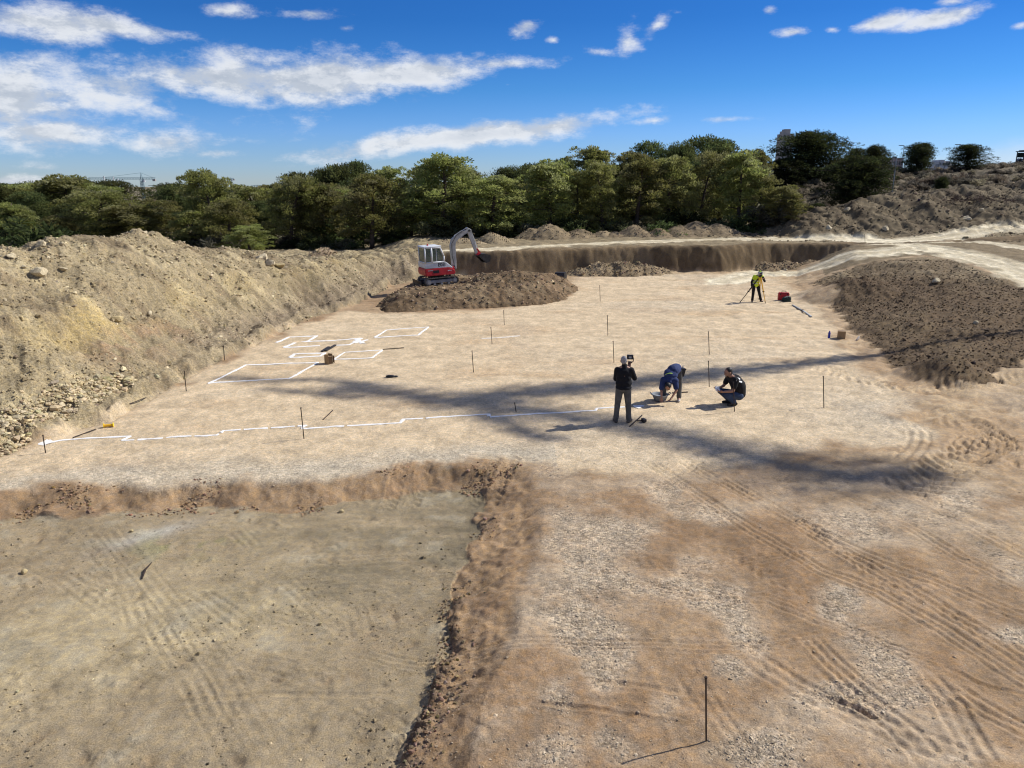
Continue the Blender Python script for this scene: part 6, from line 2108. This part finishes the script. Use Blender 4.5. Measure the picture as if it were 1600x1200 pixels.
building(1223.5, 1240, 210, 560, 12, M_BLDG, 'tall grey tower block rising behind the big dark pine', 12, 3, [(.05, .55, 3.2), (-.32, .2, 1.8)])
building(1396, 1412, 249, 330, 10, M_BLDG_P, 'low pinkish building behind the lamp on the hill', 3, 4, name='house')
building(1378, 1396, 258, 320, 10, M_BLDG, 'grey low building left of the pinkish one', 2, 4, name='house')
for (a, b, v, lab) in [(1462, 1467.5, 254, 'first narrow slab of the white flats'), (1469, 1476, 251.5, 'second slab of the white flats, with the highest roof'), (1477.5, 1484.5, 253, 'third slab of the white flats, right end'), (1487, 1494, 256.5, 'pale block half hidden by the open topped pine')]:
    building(a, b, v, 420, 8, M_BLDG_W, lab, 4, 3)
x, y, z = Q(1602, 262, 141)
vp = empty('viewing_shelter', (x, y, gz(x, y)), 0, 'open steel shelter with dark roof on the hilltop, at the far right', 'shelter')
zz = Q(1602, 237, 141)[2] - vp.location.z
for sx in (-1.25, 1.25):
    for sy in (-1, 1):
        MB().tube((sx, sy, -.3), (sx, sy, zz), .08, n=8).build('post', M_RUST, vp)
MB().box((0, 0, zz + .05), (2.9, 2.5, .14)).box((0, 0, zz + .2), (2.2, 1.9, .14)).build('roof', M_DARKSTEEL, vp)
MB().box((0, .9, zz - .55), (2.4, .06, .8)).build('upper_panel', M_DKGREEN, vp)
MB().box((0, .9, zz - 1.75), (2.4, .05, 1.1)).build('pale_panel', M_PAPER, vp)


def lamp(u, vtop, y, label, arm=.7, vbase=None, left=True):
    x, _, zt = Q(u, vtop, y)
    zb = gz(x, y) if y < 150 else ground_far(x, y)
    r = empty('street_lamp', (x, y, zb), 0, label, 'street lamp', 'street lamps')
    h = zt - zb
    MB().tube((0, 0, -.2), (0, 0, h), .09, .06, 8).build('pole', M_GALV, r)
    MB().tube((0, 0, h - .02), (-arm if left else arm, 0, h + .02), .045, n=6).build('arm', M_GALV, r)
    MB().box(((-arm if left else arm) * .8, 0, h + .03), (arm * 1.3, .28, .12), bevel=.03).build('lamp_head', M_BLACK, r)


lamp(1401, 246, 84, 'street lamp with round dark head standing behind the ridge', .32)
lamp(1413, 227.5, 170, 'street lamp just left of the compact dark pine', .8)
lamp(1397, 239, 190, 'thin distant lamp left of the lamp behind the ridge', .7)
lamp(1502, 226, 165, 'street lamp touching the open topped dark pine', .9)
lamp(192, 289, 260, 'street lamp below the tower crane jib', 2.2, left=False)
lamp(243, 290, 280, 'street lamp right of the tower crane mast', 1.8)
lamp(264, 285, 330, 'tiny lamp between the crane and the knotty topped pine', 1.2)
lamp(464, 279, 96, 'lamp post poking out of the wood behind the rubble heap', .3)
for (u, v, y, lab) in [(162, 275, 300, 'leftmost of the three slim white masts by the crane'), (177, 276, 300, 'middle one of the three slim white masts by the crane'), (184, 279, 300, 'rightmost of the three slim white masts by the crane')]:
    x, _, zt = Q(u, v, y); zb = ground_far(x, y)
    o = MB().tube((0, 0, 0), (0, 0, zt - zb), .30, .20, 10).build('white_mast', M_WHITE); o.location = (x, y, zb); tag(o, lab, 'mast', 'white masts beyond the wood')


def crane(umast, vtop, vjib, u0, u1, y, label, th=1.0):
    x, _, zt = Q(umast, vtop, y); zb = ground_far(x, y)
    zj = Q(umast, vjib, y)[2] - zb; zt -= zb
    r = empty('tower_crane', (x, y, zb), 0, label, 'crane', 'tower cranes on the skyline')
    hw = .9 * th
    mast = MB()
    for sx in (-hw, hw):
        for sy in (-hw, hw):
            mast.tube((sx, sy, 0), (sx, sy, zj), .17 * th, n=6)
    k = 0
    while k * 2.2 * th < zj - 2:
        z = k * 2.2 * th
        for sy in (-hw, hw):
            mast.tube((-hw, sy, z), (hw, sy, z + 2.2 * th), .10 * th, n=4).tube((hw, sy, z), (-hw, sy, z + 2.2 * th), .10 * th, n=4)
        k += 1
    mast.build('mast', M_CRANE, r)
    xa, xb = Q(u0, vjib, y)[0] - x, Q(u1, vjib, y)[0] - x
    j = MB()
    for oz, oy in ((0, -.6), (0, .6), (1.1, 0)):
        j.tube((xa, oy * th, zj + oz * th), (xb, oy * th, zj + oz * th), .13 * th, n=6)
    n = int(abs(xb - xa) / (2.4 * th))
    for i in range(n):
        a = xa + (xb - xa) * i / n; b_ = xa + (xb - xa) * (i + .5) / n; c = xa + (xb - xa) * (i + 1) / n
        for oy in (-.6, .6):
            j.tube((a, oy * th, zj), (b_, 0, zj + 1.1 * th), .07 * th, n=4).tube((b_, 0, zj + 1.1 * th), (c, oy * th, zj), .07 * th, n=4)
    j.build('jib', M_CRANE, r)
    MB().path([(-hw, 0, zj), (0, 0, zt), (hw, 0, zj)], .22 * th, 6).build('tower_head', M_CRANE, r)
    MB().tube((0, 0, zt), (xa * .75, 0, zj + 1.1 * th), .07 * th, n=4).build('tie_rod', M_CRANE, r)
    MB().tube((0, 0, zt), (xb * .85, 0, zj + 1.1 * th), .07 * th, n=4).build('tie_rod', M_CRANE, r)
    far = xb if abs(xb) < abs(xa) else xa
    MB().box((far * .9, 0, zj - .7 * th), (2.2 * th, 1.4 * th, 1.6 * th)).build('counterweight', M_BLDG, r)
    MB().box((hw + .8 * th, 0, zj - 1.2 * th), (1.5 * th, 1.4 * th, 1.8 * th)).build('driver_cab', M_WHITE, r)


crane(220, 270, 280, 138, 243, 600, 'largest tower crane, standing left above the wood', 1.0)
crane(360, 277.5, 280, 348, 366, 900, 'small distant crane behind the knotty topped pine', .9)
crane(402, 289, 291, 392, 410, 900, 'tiniest distant crane low over the wood', .8)
building(-30, 50, 288, 700, 20, M_BLDG_W, 'pale low building glimpsed beyond the wood at far left', 2, 8, name='house')

# ------------------------------------------------------------------ unseen tree added outside the right edge, shaped to cast the pad's long shadow
def cast_up(u, v, dist):
    x, y = P(u, v)
    k = dist / math.hypot(SUN_DIR.x, SUN_DIR.y)
    return Vector((x + SUN_DIR.x * k, y + SUN_DIR.y * k, SUN_DIR.z * k))


def shadow_caster():
    hx, hy = math.cos(SUN_AZ), math.sin(SUN_AZ)
    bx, by = P(1384, 551)
    bx += hx * 14.5; by += hy * 14.5
    r = empty('added_shadow_tree', (bx, by, gz(bx, by) - .1), 0, 'tall tree shape added unseen beyond the right edge to cast the long shadow', 'tree')
    org = Vector((bx, by, r.location.z))

    def up_to_plane(u, v):
        x, y = P(u, v)
        t = (bx - x) * hx + (by - y) * hy
        k = t / math.cos(SUN_EL)
        return Vector((x, y, 0)) + SUN_DIR * k - org

    rr = np.random.default_rng(5)
    axes = [([up_to_plane(1352, 556), up_to_plane(1200, 575), up_to_plane(1000, 596), up_to_plane(820, 614), up_to_plane(690, 628)], [.7, 1.1, 1.25, 1.35, 1.2], .85),
            ([up_to_plane(720, 625), up_to_plane(850, 645), up_to_plane(960, 662), up_to_plane(1060, 684), up_to_plane(1170, 712)], [1.3, 1.0, .9, 1.0, 1.4], .75),
            ([up_to_plane(1150, 705), up_to_plane(1250, 735), up_to_plane(1340, 748), up_to_plane(1440, 742)], [1.2, 1.75, 1.9, .9], .62),
            ([up_to_plane(760, 645), up_to_plane(840, 682), up_to_plane(880, 690)], [.8, .6, .3], .6),
            ([up_to_plane(700, 625), up_to_plane(600, 612), up_to_plane(520, 605)], [1.3, 1.2, .9], .55),
            ([up_to_plane(600, 605), up_to_plane(500, 592), up_to_plane(420, 596), up_to_plane(350, 588)], [.6, .5, .6, .5], .42),
            ([up_to_plane(560, 622), up_to_plane(480, 612), up_to_plane(400, 608)], [.5, .4, .4], .4)]
    tb = MB()
    base = Vector((0, 0, 0))
    tb.path([base, axes[0][0][0]] + axes[0][0][1:], [.10, .10, .11, .12, .12, .10], 10)
    for pts_, rad, dn in axes[1:]:
        tb.path(pts_, [x * .10 for x in rad], 7)
    tb.build('trunk', M_BARK, r, True)
    lv, lc = [], []
    for pts_, rad, dn in axes + [([base, axes[0][0][0]], [.95, 1.0], .16)]:
        for (a, b), (ra, rb) in zip(zip(pts_[:-1], pts_[1:]), zip(rad[:-1], rad[1:])):
            n = int((b - a).length * 330 * dn * ra)
            t = rr.random((n, 1))
            R_ = .74 * (ra + (rb - ra) * t) * np.sqrt(rr.random((n, 1))) * (1 + .25 * np.sin(t * 23 + ra * 9))
            d = rr.normal(size=(n, 3)); d /= np.linalg.norm(d, axis=1, keepdims=True)
            cen = np.array(a)[None] * (1 - t) + np.array(b)[None] * t + d * R_
            ax_ = rr.normal(size=(n, 3)); ax_ /= np.linalg.norm(ax_, axis=1, keepdims=True)
            sd = np.cross(ax_, rr.normal(size=(n, 3))); sd /= np.linalg.norm(sd, axis=1, keepdims=True)
            L = rr.uniform(.07, .14, (n, 1))
            lv.append(np.stack([cen - ax_ * L, cen - sd * L * .6, cen + ax_ * L, cen + sd * L * .6], 1))
            lc.append(np.repeat(np.clip(np.array((.05, .075, .022))[None] * rr.uniform(.6, 1.4, (n, 1)), .005, .2), 4, axis=0))
    vv = np.concatenate(lv).reshape(-1, 3)
    me = mesh_np('crown', vv, np.arange(len(vv)).reshape(-1, 4), M_LEAF)
    set_color(me, 'leaf', np.concatenate(lc))
    link('crown', me, None, r)


shadow_caster()
tris = sum(sum(len(p.vertices) - 2 for p in me.polygons) if len(me.polygons) < 20000 else len(me.polygons) * (2 if len(me.loops) == 4 * len(me.polygons) else 1) for me in bpy.data.meshes)
print('triangles', tris)
